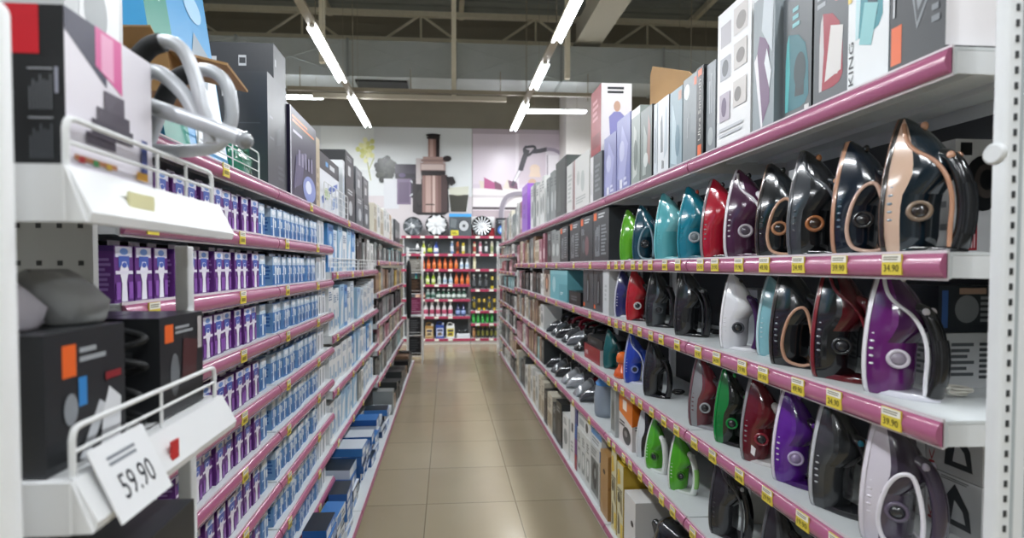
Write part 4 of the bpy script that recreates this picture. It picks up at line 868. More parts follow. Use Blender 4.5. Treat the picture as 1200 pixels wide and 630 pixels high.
grow(-1, 5.16, 6.1, ZT, .34, [WHTB, CREAM, WHTB], 'top', 'fifth', 201, (.2,.3), (.85,1.), 'appliance_box')
grow(-1, 6.16, 7.1, ZT, .36, [('#b08d5e','tan',[('r',.3,.1,.7,.8,'#e6e2d8'),('e',.5,.3,.1,.06,'#2b2d2f')]), WHTB], 'top', 'sixth', 202, (.22,.3), (.85,1.), 'appliance_box')
grow(-1, 7.16, 8.1, ZT, .36, [('#b08d5e','tan',[('r',.3,.1,.7,.8,'#e6e2d8'),('e',.5,.3,.1,.06,'#2b2d2f')]), ('#3a3d40','charcoal',[('e',.5,.4,.2,.2,'#b9bcbe')])], 'top', 'seventh', 203, (.2,.3), (.8,1.), 'appliance_box')
wire_basket('wire_fence', 'white wire fence along the pale packs on second shelf', -.713, 3.16, 4.1, LMID[1]+.0015, .085, -1, 3, uprights=8)
wire_basket('wire_fence', 'white wire fence before the dark gadgets on second shelf', -.713, 4.17, 5.1, LMID[1]+.0015, .085, -1, 3, uprights=8)

# ------------------------------------------------------------------ white end display by the shop entrance
t = thing('end_display', 'white metal end display with three deep trays and wire guards', 'display stand', (0,0,0))
b = MB(); PG = mat('#c9cac8', .5, noise=.03)
b.box(-1.5,-.712,1.075,1.09,0,1.9,PG)
for zz in [1.0+.075*k for k in range(12)]:
    for xx in [-1.46+.04*k for k in range(19)]: b.box(xx,xx+.010,1.0742,1.0752,zz,zz+.010,mat('#4a4c4d',.7))
b.build('back_panel', t)
b = MB(); b.rbox(-.556,-.530,1.078,1.104,0,1.64,STEEL_WHITE,.003); b.box(-.712,-.53,1.08,1.10,.02,.06,STEEL_WHITE); b.build('corner_post', t)
b = MB(); b.rbox(-1.2,-1.16,.60,.64,0,1.9,STEEL_WHITE,.004); b.build('side_post', t)
TRAYW = mat('#e6e8e9', .35, noise=.02)
for k, (zt, zb) in enumerate(((1.722, 1.653), (1.335, 1.27), (.965, .90))):
    b = MB()
    b.box(-1.45,-.472,.655,1.072,zt-.008,zt-.001,TRAYW)
    b.prism([(-.472,zt),(-.460,zt),(-.432,zb+.012),(-.436,zb),(-.456,zb),(-.472,zt-.05)], 'y', .652, 1.066, TRAYW)    # sloping price lip to the aisle
    b.box(-1.45,-.460,.645,.655,zb,zt,TRAYW)
    b.prism([(-.460,zt),(-.436,zb),(-.460,zb)], 'y', .647, .654, TRAYW)
    b.box(-1.45,-.5,.7,.72,zt-.04,zt-.008,TRAYW); b.box(-1.45,-.5,.95,.97,zt-.04,zt-.008,TRAYW)
    tr = b.build('tray', t)
    if k < 2:
        h = .062
        b = MB(); b.tube([(-.468,.662,zt)]+bez([(-.468,.662,zt+h-.015),(-.468,.667,zt+h-.003),(-.468,.68,zt+h)],3)+bez([(-.468,1.03,zt+h),(-.468,1.045,zt+h-.003),(-.468,1.05,zt+h-.015)],3)+[(-.468,1.05,zt)], .0042, WIRE, 8)
        b.tube([(-.468,.662,zt+h*.5),(-.468,1.05,zt+h*.5)], .003, WIRE, 6); b.tube([(-.468,.86,zt),(-.468,.86,zt+h)], .003, WIRE, 6)
        if k == 0: b.tube([(-.468,.95,zt),(-.468,.95,zt+h)], .003, WIRE, 6)
        b.build('wire_guard', tr)
    b = MB(); b.box(-.4395,-.4355,.83,.85,zb+.02,zb+.05,paper('#c22a2a')) if k == 1 else b.box(-.444,-.440,.74,.80,zb+.02,zb+.05,paper('#e3dfae'))
    b.build('red_sticker' if k == 1 else 'paper_label', tr)
# price card hooked on the lower tray's wire guard
b = MB(); b.box(0,.118,-.001,.001,0,.105,paper('#eceef0'))
b.art((0,-.001,0),(.118,0,0),(0,0,.105),[('text',.22,.22,.82,.56,'59.90','#30343a'),('lines',.2,.68,.8,.84,2,'#8a8f96')])
tag(b.build('price_card', None, (-.418, .675, 1.266), (R(-24), 0, R(90))), 'white price card hooked on the lower tray guard', 'price card')
# upright post standing closest to the camera
b = MB(); b.rbox(-.56,-.4715,.57,.60,0,1.885,mat('#eef0f1',.35),.014,5); b.box(-.575,-.455,.555,.615,0,.012,STEEL_WHITE)
tag(b.build('steel_post'), 'round edged white steel post standing just before the end display', 'post')
# goods on the end display
loose('appliance_box', 'black, white and pink printer style box on the upper tray', 'box', -.481, .775, 1.722, .188, .31, .205, '#1f2123',
  [('r',0,0,1,1,'#e6e2ea'), ('p',[(0,1),(.42,1),(.42,.62),(.0,.86)],'#2b2a45'), ('p',[(.30,1),(.60,1),(.60,.62),(.30,.74)],'#d85a9a'), ('p',[(.36,.98),(.5,.98),(.5,.68),(.36,.72)],'#e9a3c6'),
   ('r',.38,.46,.62,.60,'#5c5560'), ('r',.30,.38,.68,.47,'#554f59'), ('r',.24,.28,.72,.38,'#4d4852'), ('r',.18,.20,.5,.28,'#5c5560'), ('lines',.06,.06,.7,.12,1,'#c98a5a'), ('r',.1,.06,.16,.1,'#c23b3b'), ('r',.24,.06,.3,.1,'#4a9a5a'), ('r',.38,.06,.44,.1,'#d9b13a'), ('r',.82,.1,.9,.36,'#3a4a8a'), ('r',.75,.05,.9,.11,'#d9a02c')],
  [('r',.72,.70,.905,1,'#c21f2c'), ('vlines',.86,.36,.955,.58,7,'#5d6064'), ('vlines',.86,.06,.955,.28,7,'#505357'), ('lines',.86,.60,.96,.62,1,'#8d9094'), ('lines',.86,.30,.96,.32,1,'#8d9094'), ('r',.965,.46,.98,.62,'#8d8f9c')], ROTL, side=-1)
loose('appliance_box', 'tall white and grey box standing behind the printer style box', 'box', -.62, .955, 1.722, .15, .25, .5, '#c9cccd', [('p',[(.2,.5),(.9,.4),(.95,.9),(.3,.95)],'#e9ebec'), ('e',.5,.65,.2,.1,'#9fa4a6'), ('r',.7,.3,.9,.38,'#2c2e30')], [('r',.5,0,.6,1,'#2c2f31')], ROTL, side=-1)
# grey tubular frame with foam grips
t = thing('tubular_frame', 'grey tubular handle frame with black foam grips over the wire guard', 'exercise frame', (0,0,0))
TG = mat('#b9bdc2', .35, .15, noise=.03); FG = mat('#1d1f21', .75)
def tubes(name, pts, r, m, n=6):
    b = MB(); b.tube(bez(pts, n), r, m, 12); return b.build(name, t)
tubes('handle_tube', [(-.57,.91,1.79),(-.545,.905,1.91),(-.505,.90,1.962),(-.472,.895,1.975),(-.443,.895,1.962),(-.425,.895,1.922),(-.411,.89,1.873),(-.399,.89,1.834),(-.397,.89,1.806)], .0115, TG)
tubes('handle_tube', [(-.53,.93,1.79),(-.484,.945,1.925),(-.440,.95,1.950),(-.406,.95,1.939),(-.389,.95,1.906),(-.389,.95,1.855),(-.412,.945,1.815),(-.468,.94,1.803),(-.53,.93,1.803)], .0115, TG)
tubes('cross_tube', [(-.53,.905,1.880),(-.475,.895,1.860),(-.405,.885,1.836),(-.337,.87,1.808)], .0135, TG)
tubes('cross_tube', [(-.53,.91,1.932),(-.485,.90,1.925),(-.455,.90,1.902),(-.432,.895,1.873),(-.416,.89,1.840)], .0125, TG)
tubes('foam_grip', [(-.553,.907,1.875),(-.545,.905,1.91),(-.505,.90,1.962),(-.476,.896,1.974)], .0155, FG)
tubes('foam_grip', [(-.507,.938,1.865),(-.484,.945,1.925),(-.450,.949,1.946)], .0155, FG)
b = MB(); b.ball((-.335,.87,1.807), (.0145,.016,.0145), gloss('#8d9196')); b.build('end_cap', t); b = MB(); b.ball((-.515,.908,1.93), (.018,.018,.018), gloss('#d9dcdf')); b.build('joint_knob', t)
tubes('base_tube', [(-.57,.90,1.734),(-.57,.90,1.79),(-.55,.91,1.785),(-.53,.93,1.79)], .010, TG, 3)
hot = lambda: [('r',.18,.66,.34,.90,OR), ('lines',.38,.74,.72,.88,2,'#9da2a6'), ('r',.36,.42,.46,.64,'#3a86c9'), ('p',[(.35,.02),(.62,.42),(.72,.36),(.46,.0)],'#c9ccd0'), ('p',[(.62,.0),(.9,.0),(.92,.38),(.75,.5),(.66,.3)],'#dfe1e4'), ('e',.26,.42,.08,.12,'#8d9297'), ('r',.7,.56,.92,.62,'#8a2a2f')]
loose('appliance_box', 'black hand blender box with orange square on the lower tray, under grey sacks', 'box', -.495, .735, 1.335, .155, .24, .178, '#2a2c2f', hot(), [('lines',.2,.1,.8,.8,6,'#5d6165')], ROTL, side=-1)
loose('appliance_box', 'black hand blender box with orange square, second on the lower tray', 'box', -.485, .965, 1.335, .15, .2, .175, '#26282b', [('r',.1,.74,.28,.92,OR), ('lines',.32,.8,.75,.9,2,'#9da2a6'), ('e',.3,.4,.1,.22,'#6d7175'), ('p',[(.45,.3),(.8,.35),(.85,.7),(.5,.75)],'#4b2a2c'), ('r',.85,.6,.95,.95,'#b9b2b2')], [('lines',.2,.1,.8,.8,7,'#45484b')], ROTL, side=-1)
loose('appliance_box', 'black box with orange mark on the bottom tray', 'box', -.445, .80, .965, .23, .26, .225, '#25282b', [('r',.4,.72,.52,.92,OR), ('r',.55,.3,.62,.7,'#3a86c9'), ('lines',.1,.75,.35,.9,2,'#9da2a6'), ('p',[(.1,.0),(.3,.5),(.4,.45),(.2,0)],'#c9ccd0')], [('lines',.2,.2,.8,.8,5,'#5d6165')], ROTL, side=-1)
bag('packing_sack', 'crumpled white sack on the black hand blender box', -.61, .70, 1.335+.179, .1, .13, .07, '#b9b5bd', ROTL)
bag('packing_sack', 'crumpled grey sack on the black hand blender box', -.595, .80, 1.335+.179, .085, .15, .08, '#8b8d8c', ROTL)
b = MB(); rr = random.Random(3)
pts = []
for k in range(26):
    a = k*.9; pts.append((-.525+.028*math.cos(a), .861+.012*math.sin(a*.7), 1.345+.0064*k))
b.tube(bez(pts,4), .006, mat('#16181a',.6), 8)
tag(b.build('cable_coil'), 'black cable coil standing between the two hand blender boxes', 'cable')

# ------------------------------------------------------------------ end wall: shelf, posters
t0 = -.92
def wall_bay(x0, x1, levels, lab):
    t = thing('wall_shelving', lab, 'wall shelving', (0,0,0), 0, 'end wall shelving')
    b = MB(); b.box(x0,x1,10.72,10.74,0,2.2,mat('#6d7276',.6)); b.build('back_panel', t)
    b = MB(); b.box(x0+.003,x1-.003,10.31,10.70,.0,.10,mat('#c9c4c0',.5)); b.build('plinth', t)
    for z in [2.2]+levels+[.115]:
        b = MB(); b.box(x0+.003,x1-.003,10.306,10.715,z-.012,z,DECK); s = b.build('shelf', t)
        b = MB(); b.box(x0+.003,x1-.003,10.293,10.303,z-.05,z+.002,mat('#a53a58',.35)); b.build('price_strip', s)
        for k in range(int((x1-x0)/.28)):
            b = MB(); b.box(x0+.1+k*.28,x0+.19+k*.28,10.289,10.292,z-.045,z-.004,TAGW); b.build('price_tag', s)
    for xx in (x0+.001, x1-.021):
        b = MB(); b.box(xx,xx+.02,10.70,10.72,0,2.2,STEEL_WHITE); b.build('upright', t)
wall_bay(-.92, .47, [1.84,1.53,1.22,.92,.57], 'pink edged end wall shelving with orange spray bottles')
wall_bay(.475, 1.86, [1.84,1.53,1.12,.68,.42], 'pink edged end wall shelving with black and green spray cans')
_bp = {}
def bottle(kind, col, cap, x, z, h, lab, grp, lbl='#e9e6e0', y=10.40):
    key = (kind, col, cap, h)
    if key not in _bp:
        t = thing({'spray':'spray_bottle','can':'spray_can','jug':'canister','plain':'plastic_bottle'}[kind], lab, {'spray':'spray bottle','can':'spray can','jug':'canister','plain':'bottle'}[kind], (x,y,z+.0006), 0, grp)
        b = MB()
        if kind == 'jug':
            w, d = .085, .055
            b.rbox(-w,w,-d,d,0,h*.8,gloss(col),.02,4); b.art((-w*.8,-d,h*.12),(w*1.6,0,0),(0,0,h*.5),[('r',0,0,1,1,lbl),('r',.1,.6,.9,.85,'#2b2f5a'),('p',[(.1,.1),(.9,.15),(.7,.5),(.2,.45)],'#6a5a4a')])
            b.build('body', t)
            b = MB(); b.tube(bez([(-.06,0,h*.78),(-.05,0,h*.95),(.02,0,h*.97),(.05,0,h*.78)],4), .011, gloss(col), 8); b.build('handle', t)
            b = MB(); b.lathe([(.022,h*.8),(.022,h*.92),(.001,h*.925)], gloss(cap), 12, Matrix.Translation((.06,0,0))); b.build('cap', t)
        else:
            r = .036 if kind != 'plain' else .045
            prof = {'spray':[(.001,0),(r,0),(r*1.05,.02),(r*1.02,h*.5),(r*.8,h*.62),(r*.4,h*.76),(r*.38,h*.82)], 'can':[(.001,0),(r*.8,0),(r*.85,.008),(r*.85,h*.82),(r*.5,h*.88)], 'plain':[(.001,0),(r,0),(r*1.05,.02),(r,h*.55),(r*.62,h*.74),(r*.34,h*.82),(r*.33,h*.86)]}[kind]
            b.lathe(prof, gloss(col), 14); b.build('body', t)
            b = MB()
            b.lathe([(r*.86+.002,h*.14),(r*1.06+.0006,h*.16),(r*1.06+.0006,h*.46),(r*.86,h*.48)] if kind != 'can' else [(r*.85,h*.2),(r*.85+.001,h*.21),(r*.85+.001,h*.6),(r*.85,h*.61)], paper(lbl), 14); b.build('label', t)
            b = MB()
            if kind == 'spray':
                b.lathe([(r*.42,h*.82),(r*.42,h*.88),(r*.3,h*.89)], gloss(cap), 10); b.box(-.016,.016,-.045,.022,h*.885,h*.99,gloss(cap)); b.box(-.006,.006,-.036,-.028,h*.80,h*.885,gloss(cap)); b.build('trigger_head', t)
            else:
                b.lathe([(r*.6,h*.86),(r*.62,h*.97),(r*.5,h),(.001,h)], gloss(cap), 12); b.build('cap', t)
        _bp[key] = t; return t
    t = copy_tree(_bp[key]); t.location = (x,y,z+.0006); t['label'] = lab; t['group'] = grp
    return t
def brow(x0, dx, z, items, row, where):
    cnt = {}
    for k, (kind, col, cap, h, nm, lbl) in enumerate(items):
        cnt[nm] = cnt.get(nm, 0)+1
        n = sum(1 for i in items if i[4] == nm)
        noun = {'spray':'spray bottle','can':'spray can','jug':'canister','plain':'bottle'}[kind]
        lab = f'{nm} {noun}, {ORD[cnt[nm]-1] if n > 1 else "only one"} in the {row} row, end wall side {where}'
        bottle(kind, col, cap, x0+dx*k, z, h, lab, f'bottles in the {row} row of the end wall {where}', lbl)
ORG = ('spray','#cf5a22','#8f3a18',.25,'orange','#d9793c'); WHS = ('spray','#dde2e6','#c9ced6',.22,'white','#9fb6c9')
LIM = ('spray','#a3c235','#e0e3d5',.24,'lime','#e2e6b0'); 
brow(-.60,.125,1.84,[('spray','#e3e5e6','#222426',.26,'white','#2d3136'),('spray','#a8b53a','#d8dccb',.26,'olive lime','#e0e0c0'),('plain','#2c332a','#1b1d1b',.25,'dark green','#b7c23a'),('plain','#2c4692','#24355f',.24,'blue','#e3e6ee')],'top','with orange sprays')
brow(.10,.115,1.84,[('can','#6a86ac','#e3e6ea',.26,'steel blue','#d5dbe6'),('can','#b5562c','#d9793c',.25,'rust orange','#5a2a18'),('can','#c2b13a','#1d1d1b',.26,'yellow','#e9e4c4')],'top','beside the joint')
brow(-.60,.112,1.53,[ORG]*8+[WHS]*2,'second','with orange sprays')
brow(-.63,.117,1.22,[('spray','#2f8f7a','#2a6f9f',.22,'sea green','#bcd9d2'),LIM,LIM,LIM,('spray','#cfd5d2','#e6e8e6',.24,'pale grey','#a9b3ae'),WHS,WHS,ORG,ORG,ORG],'third','with orange sprays')
brow(-.60,.105,.92,[('plain','#7a3020','#c9ced0',.19,'rust brown','#d9b39c'),('plain','#7a3020','#c9ced0',.19,'rust brown','#d9b39c')]+[('plain','#9fb3ad','#dfe3e2',.2,'misty grey','#2d5a4a')]*2+[('plain','#1f4a38','#dfe3e2',.2,'dark green','#cfd9d2')]*6,'fourth','with orange sprays')
brow(-.56,.125,.57,[('plain','#e3dfe2','#efeef0',.29,'white pink labelled','#b8506e')]*6,'fifth','with orange sprays')
brow(.22,.11,.57,[('plain','#2a3a6d','#1d2a4f',.24,'navy','#8fa3cf')]*2,'fifth','beside the joint')
brow(-.58,.215,.115,[('jug','#b98a4c','#e6e6e6',.34,'amber','#d9cdb0'),('jug','#a8834f','#e6e6e6',.32,'brown amber','#d5c39a'),('jug','#3a55a0','#c9d3e6',.34,'blue','#c9d3ea'),('jug','#e0e2e0','#e6e6e6',.32,'white','#d9c93a')],'lowest','with orange sprays')
b = MB(); b.rbox(-.14,.14,-.1,.1,0,.09,gloss('#c9ccd0'),.02); b.rbox(-.10,.10,-.08,.08,.09,.17,gloss('#23252a'),.02)
tag(b.build('car_vacuum', None, (.33,10.45,.1156)), 'low grey and black device beside the white canister', 'device')
brow(.56,.12,1.84,[('can','#c9c2a5','#d5403a',.25,'red capped','#a8453c'),('can','#b8607a','#e3c9d0',.25,'pink','#e6d5da'),('can','#2f3236','#d9d9d9',.25,'white capped','#cfd1d3'),('can','#c9c5a8','#e6e3d2',.26,'cream','#8f9a6a'),('can','#8fa8a0','#dfe3e0',.26,'pale green','#e3e6e3'),('can','#b9a15a','#e6e3d2',.25,'tan','#e6dfc9')],'top','by black cans')
brow(.56,.13,1.53,[('can','#d9d3ad','#efeada',.26,'lone cream','#e9e3c3')],'second','by black cans')
brow(.55,.125,1.12,[('can','#1f2225','#c9ccce',.3,'black','#5d6063')]*3+[('can','#c9b52c','#1f2225',.3,'yellow','#2a2a22')]*2,'third','by black cans')
brow(.55,.105,.68,[('can','#2a2c2a','#c9a82c',.28,'yellow capped','#8a7a2a'),('can','#c2a42c','#2a2822',.28,'golden','#3a3520'),('can','#c2a42c','#2a2822',.28,'golden','#3a3520'),('can','#2a2c2a','#c9a82c',.28,'yellow capped','#8a7a2a'),('can','#c2a42c','#2a2822',.28,'golden','#3a3520')],'fourth','by black cans')
brow(.54,.095,.42,[('can','#2fa03a','#39b046',.19,'bright green','#57c462')]*5,'fifth','by black cans')
brow(.55,.09,.115,[('can','#8a5a3a','#3a2a1d',.24,'brown','#b98a5c')]+[('can','#2a2d25','#8f8a3a',.24,'dark olive','#7a7a3a')]*5,'lowest','by black cans')
# wheel covers on top of the end wall shelving
def wheel(x, lab, n, face, spoke, r=.235, square=False, back='#26282b'):
    t = thing('wheel_cover', lab, 'wheel cover', (x, 10.47, 2.2006), (R(-8),0,0))
    Mx = Matrix.Translation((0,0,r+.004)) @ Matrix.Rotation(PI/2,4,'X')
    b = MB(); b.lathe([(.001,-.02),(r,-.02),(r,.012),(r*.93,.02),(r*.9,.012),(.001,.012)], gloss(back), 32, Mx); b.build('rim', t)
    b = MB()
    for k in range(n):
        M3 = Mx @ Matrix.Rotation(2*PI*k/n,4,'Z'); b.prism([(r*.2,-r*.05),(r*.88,-r*.11 if not square else -r*.05),(r*.9,r*.11 if not square else r*.05),(r*.2,r*.05)], 'z', .0125, .026, gloss(spoke), M3)
    if not square: b.lathe([(.001,.0122),(r*.8,.0122),(r*.8,.0195),(.001,.0195)], gloss(face), 32, Mx)
    b.build('spokes', t)
    b = MB(); b.lathe([(.001,.02),(r*.22,.02),(r*.2,.034),(.001,.036)], gloss('#cfd2d4'), 20, Mx); b.build('hub', t)
wheel(-.215, 'round white wheel cover standing on the end wall shelving', 10, '#dcdfe0', '#e3e5e6', .232)
loose('boxed_wheel_cover', 'blue topped box showing a silver wheel cover on the end wall shelving', 'box', .27, 10.40, 2.2, .46, .12, .46, '#4a5054', [('r',0,.86,1,1,'#3f9ad6'), ('e',.66,.46,.25,.27,'#23262a'), ('e',.66,.46,.21,.23,'#b9bdc0'), ('e',.66,.46,.07,.07,'#4a5054'), ('r',.08,.04,.42,.26,'#cfc43a'), ('lines',.12,.08,.38,.2,2,'#4a4a1d'), ('p',[(.05,.4),(.3,.35),(.35,.75),(.08,.8)],'#6d7478')], (), 0, top='#3f9ad6')
loose('boxed_wheel_cover', 'white and red box beneath the spoked wheel cover', 'box', .74, 10.60, 2.2, .5, .1, .42, '#dedede', [('r',0,0,1,.45,'#b82430'), ('lines',.1,.1,.5,.25,2,'#e9d0d2')], (), 0)
wheel(.72, 'spoked silver and black wheel cover before a red and white box', 16, '#c9cccf', '#cfd2d5', .215, True, '#17191b')
wheel(-.70, 'dark wheel cover nearly hidden past the toothbrush side shelves', 7, '#5d6266', '#70757a', .2, False, '#2b2f33')
loose('appliance_box', 'black and blue round badge box at the end of the end wall shelving', 'box', 1.13, 10.42, 2.2, .26, .12, .38, '#1d2026', [('e',.5,.35,.35,.25,'#2f5fa8'), ('e',.5,.35,.2,.15,'#9fc3e6'), ('lines',.2,.7,.8,.9,2,'#8a8f99')], (), 0)
# ---- the two wall posters: flat prints on thin board
def px(x): return .53+(x-553)*.0181
def pz(y): return 4.49-(y-150)*.0179
def poster(name, x0, x1, z0, z1, base, items, lab):
    b = MB(); b.box(x0,x1,10.77,10.795,z0,z1,mat(base,.5))
    W, H = x1-x0, z1-z0
    def cv(p): return ((px(p[0])-x0)/W, (pz(p[1])-z0)/H)
    out = []
    for it in items:
        if it[0] == 'P': out.append(('p', [cv(q) for q in it[1]], it[2]))
        elif it[0] == 'E': c = cv((it[1], it[2])); out.append(('e', c[0], c[1], it[3]*.0181/W, it[4]*.0179/H, it[5]))
        elif it[0] == 'S':   # stroke along a smooth line
            pp = bez([(q[0], q[1], 0) for q in it[1]], 5)
            for a, c in zip(pp, pp[1:]):
                dx, dy = c[0]-a[0], c[1]-a[1]; l = math.hypot(dx, dy) or 1; nx, ny = -dy/l*it[2]/2, dx/l*it[2]/2; ex, ey = dx/l*.3, dy/l*.3
                out.append(('p', [cv((a[0]+nx-ex,a[1]+ny-ey)), cv((a[0]-nx-ex,a[1]-ny-ey)), cv((c[0]-nx+ex,c[1]-ny+ey)), cv((c[0]+nx+ex,c[1]+ny+ey))][::-1], it[3]))
    flat = []
    for it in out:
        if it[0] == 'p':      # keep every printed shape facing the room
            a = sum(p[0]*q[1]-q[0]*p[1] for p, q in zip(it[1], it[1][1:]+it[1][:1]))
            it = ('p', it[1] if a > 0 else it[1][::-1], it[2])
        flat.append(it)
    b.art((x0,10.77,z0),(W,0,0),(0,0,H), flat)
    return tag(b.build(name), lab, 'poster')
def Q(x0, y0, x1, y1, c): return ('P', [(x0,y1),(x1,y1),(x1,y0),(x0,y0)], c)
poster('wall_poster', -3.4, px(553), 2.24, 4.49, '#d3d7d9', [
  Q(380,150,440,200,'#dfe3e2'), ] + [('S',[(436,212),(433,195),(430,178)],1.2,'#a9ad6a'), ('S',[(434,200),(440,186)],1,'#a9ad6a')] + [('E',431+math.cos(k*2.4)*k*.55,176+math.sin(k*2.4)*k*.7,2.6,3.,['#dede9c','#c9cb74','#d2d48a','#e6e6b4'][k % 4]) for k in range(20)] + [
  ] + [('E',453+math.cos(k*2.4)*(k**.5)*2.0,199+math.sin(k*2.4)*(k**.5)*2.6,3.6,3.6,['#33362f','#272a25','#3d4038','#1f221e'][k % 4]) for k in range(28)] + [
  Q(380,230,553,280,'#c6bfc2'),
  Q(464,193,489,232,'#3f3945'), Q(464,204,489,209,'#2b2730'), Q(451,210,468,245,'#c9cbd0'), Q(466,210,482,240,'#75667f'), Q(468,214,480,238,'#62546d'), ('S',[(482,212),(486,218),(485,226),(481,230)],1.6,'#c3c5ca'), ('E',472,206,4,2.5,'#55486a'),
  Q(484,210,526,249,'#2b2528'), ('P',[(485,249),(525,249),(521,252),(490,252)],'#1b181a'), Q(488,186,494,216,'#b9b0b0'), Q(489,216,495,243,'#1f1b1d'), ('E',492,232,3,9,'#2f2a2c'),
  Q(495,205,518,249,'#8d6f69'), Q(499,205,505,249,'#b59a92'), Q(507,205,510,249,'#c9b3ab'), Q(513,205,517,249,'#765b56'), Q(499,239,509,240.5,'#4a3a38'),
  Q(493,191,522,202,'#a08a86'), Q(494,193,520,199,'#c2b1ac'), Q(494,200,522,206,'#2b2527'), Q(496,184,519,191,'#a58b84'), Q(494,187,522,190,'#8a726d'),
  Q(502,160,514,184,'#96756e'), Q(504,160,508,184,'#bb9f97'), Q(511,160,515,184,'#241d20'), ('E',508,159,8.5,2,'#1c1719'), ('E',508,162,8,1.6,'#2b2426'),
  ('E',524,186,5,3.5,'#2a2326'), Q(517,205,524,249,'#4a3b3b'), ('P',[(522,207),(531,207),(534,214),(529,218),(524,213)],'#231e20'),
  ('P',[(527,248),(547,248),(550,222),(525,222)],'#d7dad6'), ('P',[(528,248),(546,248),(549,228),(526,228)],'#37362e'), ('E',537,225,10,4,'#b7b79f'), ('P',[(527,228),(548,228),(549,218),(526,220)],'#c9cabb')],
  'large pale wall poster of a bronze juicer, blender and glass')
poster('wall_poster', px(553.6), 3.6, 2.24, 4.49, '#cfc3cf', [
  Q(553.6,150,604,215,'#d7ccd7'), Q(553.6,150,690,156,'#b5a8b2'), Q(607,155,690,215,'#c9bcc6'), Q(604,155,608,225,'#e2d9e2'), Q(640,175,668,215,'#dcd5dc'), Q(643,180,655,214,'#e9e5ea'), ('S',[(642,180),(642,215)],1,'#8a7f8a'),
  Q(553.6,220,625,246,'#e2dcde'), Q(553.6,228,625,231,'#c9c1c4'), Q(553.6,242,625,245,'#4a4146'), Q(553.6,246,690,280,'#b3a4a9'),
  ('P',[(563,220),(572,220),(570,212),(561,211)],'#d5cbbd'), ('P',[(567,220),(582,221),(581,214),(573,210),(567,207)],'#a8447c'), ('P',[(580,221),(589,222),(587,215),(579,211)],'#6f3f58'), ('P',[(589,220),(603,222),(600,212),(594,209)],'#d9cfc4'), ('P',[(597,219),(607,221),(606,213),(595,210)],'#77566a'),
  ('E',627,196,6,5,'#d9c2b0'), ('P',[(620,206),(634,206),(632,194),(623,194)],'#dcc7b6'), ('E',624,213,5,5,'#c9a893'),
  ('S',[(600,217),(606,205),(611,194)],4,'#554858'), ('S',[(603,211),(609,199)],3,'#e3dfe6'), ('S',[(610,198),(614,185)],6,'#2a2430'), ('S',[(613,188),(618,174)],6,'#221d28'), ('S',[(616,171),(625,170),(627,173),(620,180),(615,181)],3,'#221d28'), ('S',[(616,181),(614,174),(617,170)],3,'#221d28'), ('S',[(625,176),(633,175),(641,173)],5,'#2a2430'), ('S',[(641,173),(650,174),(658,179),(662,190)],4,'#9a8f9f'),
  ('S',[(587,262),(587,246),(592,232),(601,227),(614,226),(630,228)],5,'#8d8690'), ('S',[(590,262),(590,247),(594,235),(602,230)],1.2,'#b5afb8')],
  'large mauve wall poster of a vacuum hose and a sofa with pink cushion')

# white wire racks at the far ends of both shelf rows
def wire_rack(x, y, w, d, h, lab):
    t = thing('wire_rack', lab, 'wire rack', (x, y, 0))
    for i, (sx, sy) in enumerate(((-1,-1),(1,-1),(1,1),(-1,1))):
        b = MB(); b.tube([(sx*w/2,sy*d/2,.0),(sx*w/2,sy*d/2,h)], .010, WIRE, 8); b.build('post', t)
    for k in range(6):
        z = .12+k*(h-.2)/5
        b = MB()
        b.tube([(-w/2,-d/2,z),(w/2,-d/2,z),(w/2,d/2,z),(-w/2,d/2,z)], .006, WIRE, 6, closed=True)
        for q in range(1, 6): b.tube([(-w/2+w*q/6,-d/2,z),(-w/2+w*q/6,d/2,z)], .003, WIRE, 5)
        b.tube([(-w/2,-d/2,z+.05),(w/2,-d/2,z+.05)], .004, WIRE, 5); b.build('wire_tray', t)
    return [.12+k*(h-.2)/5 for k in range(6)]
zs = wire_rack(-.53, 8.45, .24, .3, 1.9, 'white wire rack with dark and pink goods at the end of the toothbrush side')
for k, z in enumerate(zs[:-1]):
    c_ = ['#1f2124','#2a2c2f','#9c3f6a','#3a2d26','#8f8c84'][k]
    me = carton_mesh(.19, .22, (.30,.28,.26,.24,.22)[k], c_, [('lines',.1,.1,.9,.9,6,['#4a4d51','#5d6064','#c97a9f','#7a5f4a','#c9c6be'][k])], (), 1)
    tag(place('carton', me, None, (-.53, 8.34, z+.007)), ['black','charcoal','magenta','dark brown','stone grey'][k]+' carton in the white wire rack ending the toothbrush side', 'box', 'cartons in the toothbrush side wire rack')
zs = wire_rack(1.02, 9.1, .2, .3, 2.0, 'white wire rack with pale goods at the end of the iron side')
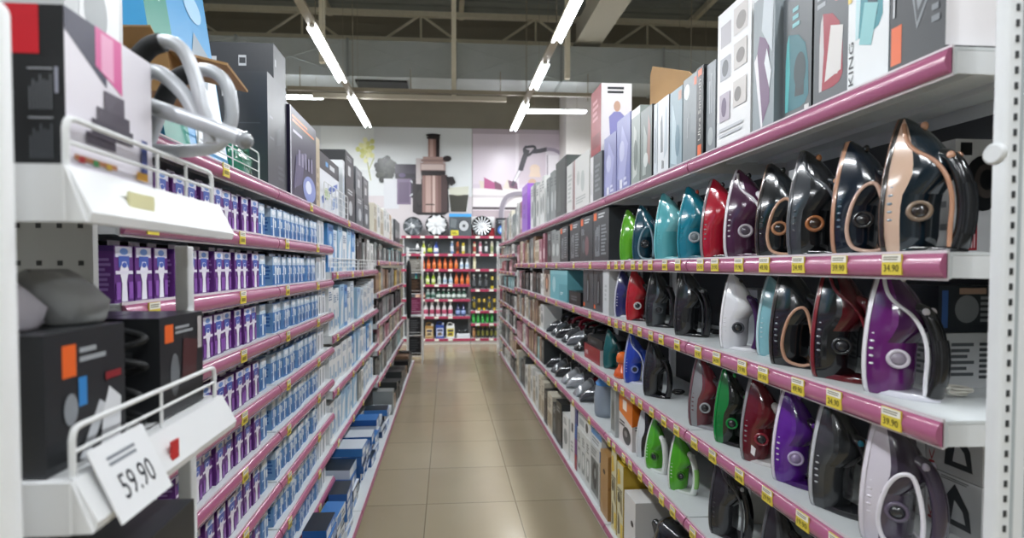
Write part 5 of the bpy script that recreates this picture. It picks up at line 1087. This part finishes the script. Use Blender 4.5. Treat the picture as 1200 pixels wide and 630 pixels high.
for k, z in enumerate(zs[:-1]):
    c_ = ['#c9cfc9','#b9c2be','#8f5a66','#cfd6d2','#aab3b0'][k]
    me = carton_mesh(.15, .2, (.30,.28,.30,.28,.22)[k], c_, [('vlines',.1,.1,.9,.9,3,['#e0e4e0','#dfe3e0','#b98a94','#e3e7e4','#d0d6d3'][k])], (), 1)
    tag(place('carton', me, None, (1.02, 9.0, z+.007)), ['ash','sage','mauve','chalk','slate'][k]+' carton in the white wire rack ending the iron side', 'box', 'cartons in the iron side wire rack')
# black jackets of stock hanging at the far end of the toothbrush side
b = MB(); rings = []
for z, w, d in ((.75,.05,.10),(.9,.07,.16),(1.3,.075,.18),(1.6,.06,.15),(1.68,.03,.06)):
    rings.append([(-.615+w*.6*math.cos(2*PI*k/14), 8.20+d*.5*math.sin(2*PI*k/14)+.01*math.sin(k*2), z) for k in range(14)])
b.loft(rings, mat('#17191b',.8,noise=.1)); b.tube(bez([(-.615,8.2,1.68),(-.615,8.2,1.74),(-.66,8.2,1.76),(-.70,8.2,1.73)],4), .005, STEEL, 6)
tag(b.build('black_bag'), 'long black bag hung on the end of the toothbrush shelves', 'bag')

# ------------------------------------------------------------------ camera and picture settings
cd = bpy.data.cameras.new('camera'); cam = bpy.data.objects.new('camera', cd); COL.objects.link(cam)
cam.location = (0, 0, 1.6); cam.rotation_euler = (R(90-1.5), 0, R(-4))
cd.sensor_width = 36; cd.lens = 594/1200*36; cd.shift_x = .02872; cd.shift_y = .00963; cd.clip_start = .02
cd.dof.use_dof = True; cd.dof.focus_distance = 1.9; cd.dof.aperture_fstop = 2.3
sc.camera = cam
w = bpy.data.worlds.new('world'); sc.world = w; w.use_nodes = True
w.node_tree.nodes['Background'].inputs['Color'].default_value = (.5, .55, .6, 1); w.node_tree.nodes['Background'].inputs['Strength'].default_value = .05
vs_ = sc.view_settings; vs_.view_transform = 'Standard'; vs_.look = 'None'; vs_.exposure = -0.38; vs_.gamma = 1; vs_.use_curve_mapping = False
sc.display_settings.display_device = 'sRGB'
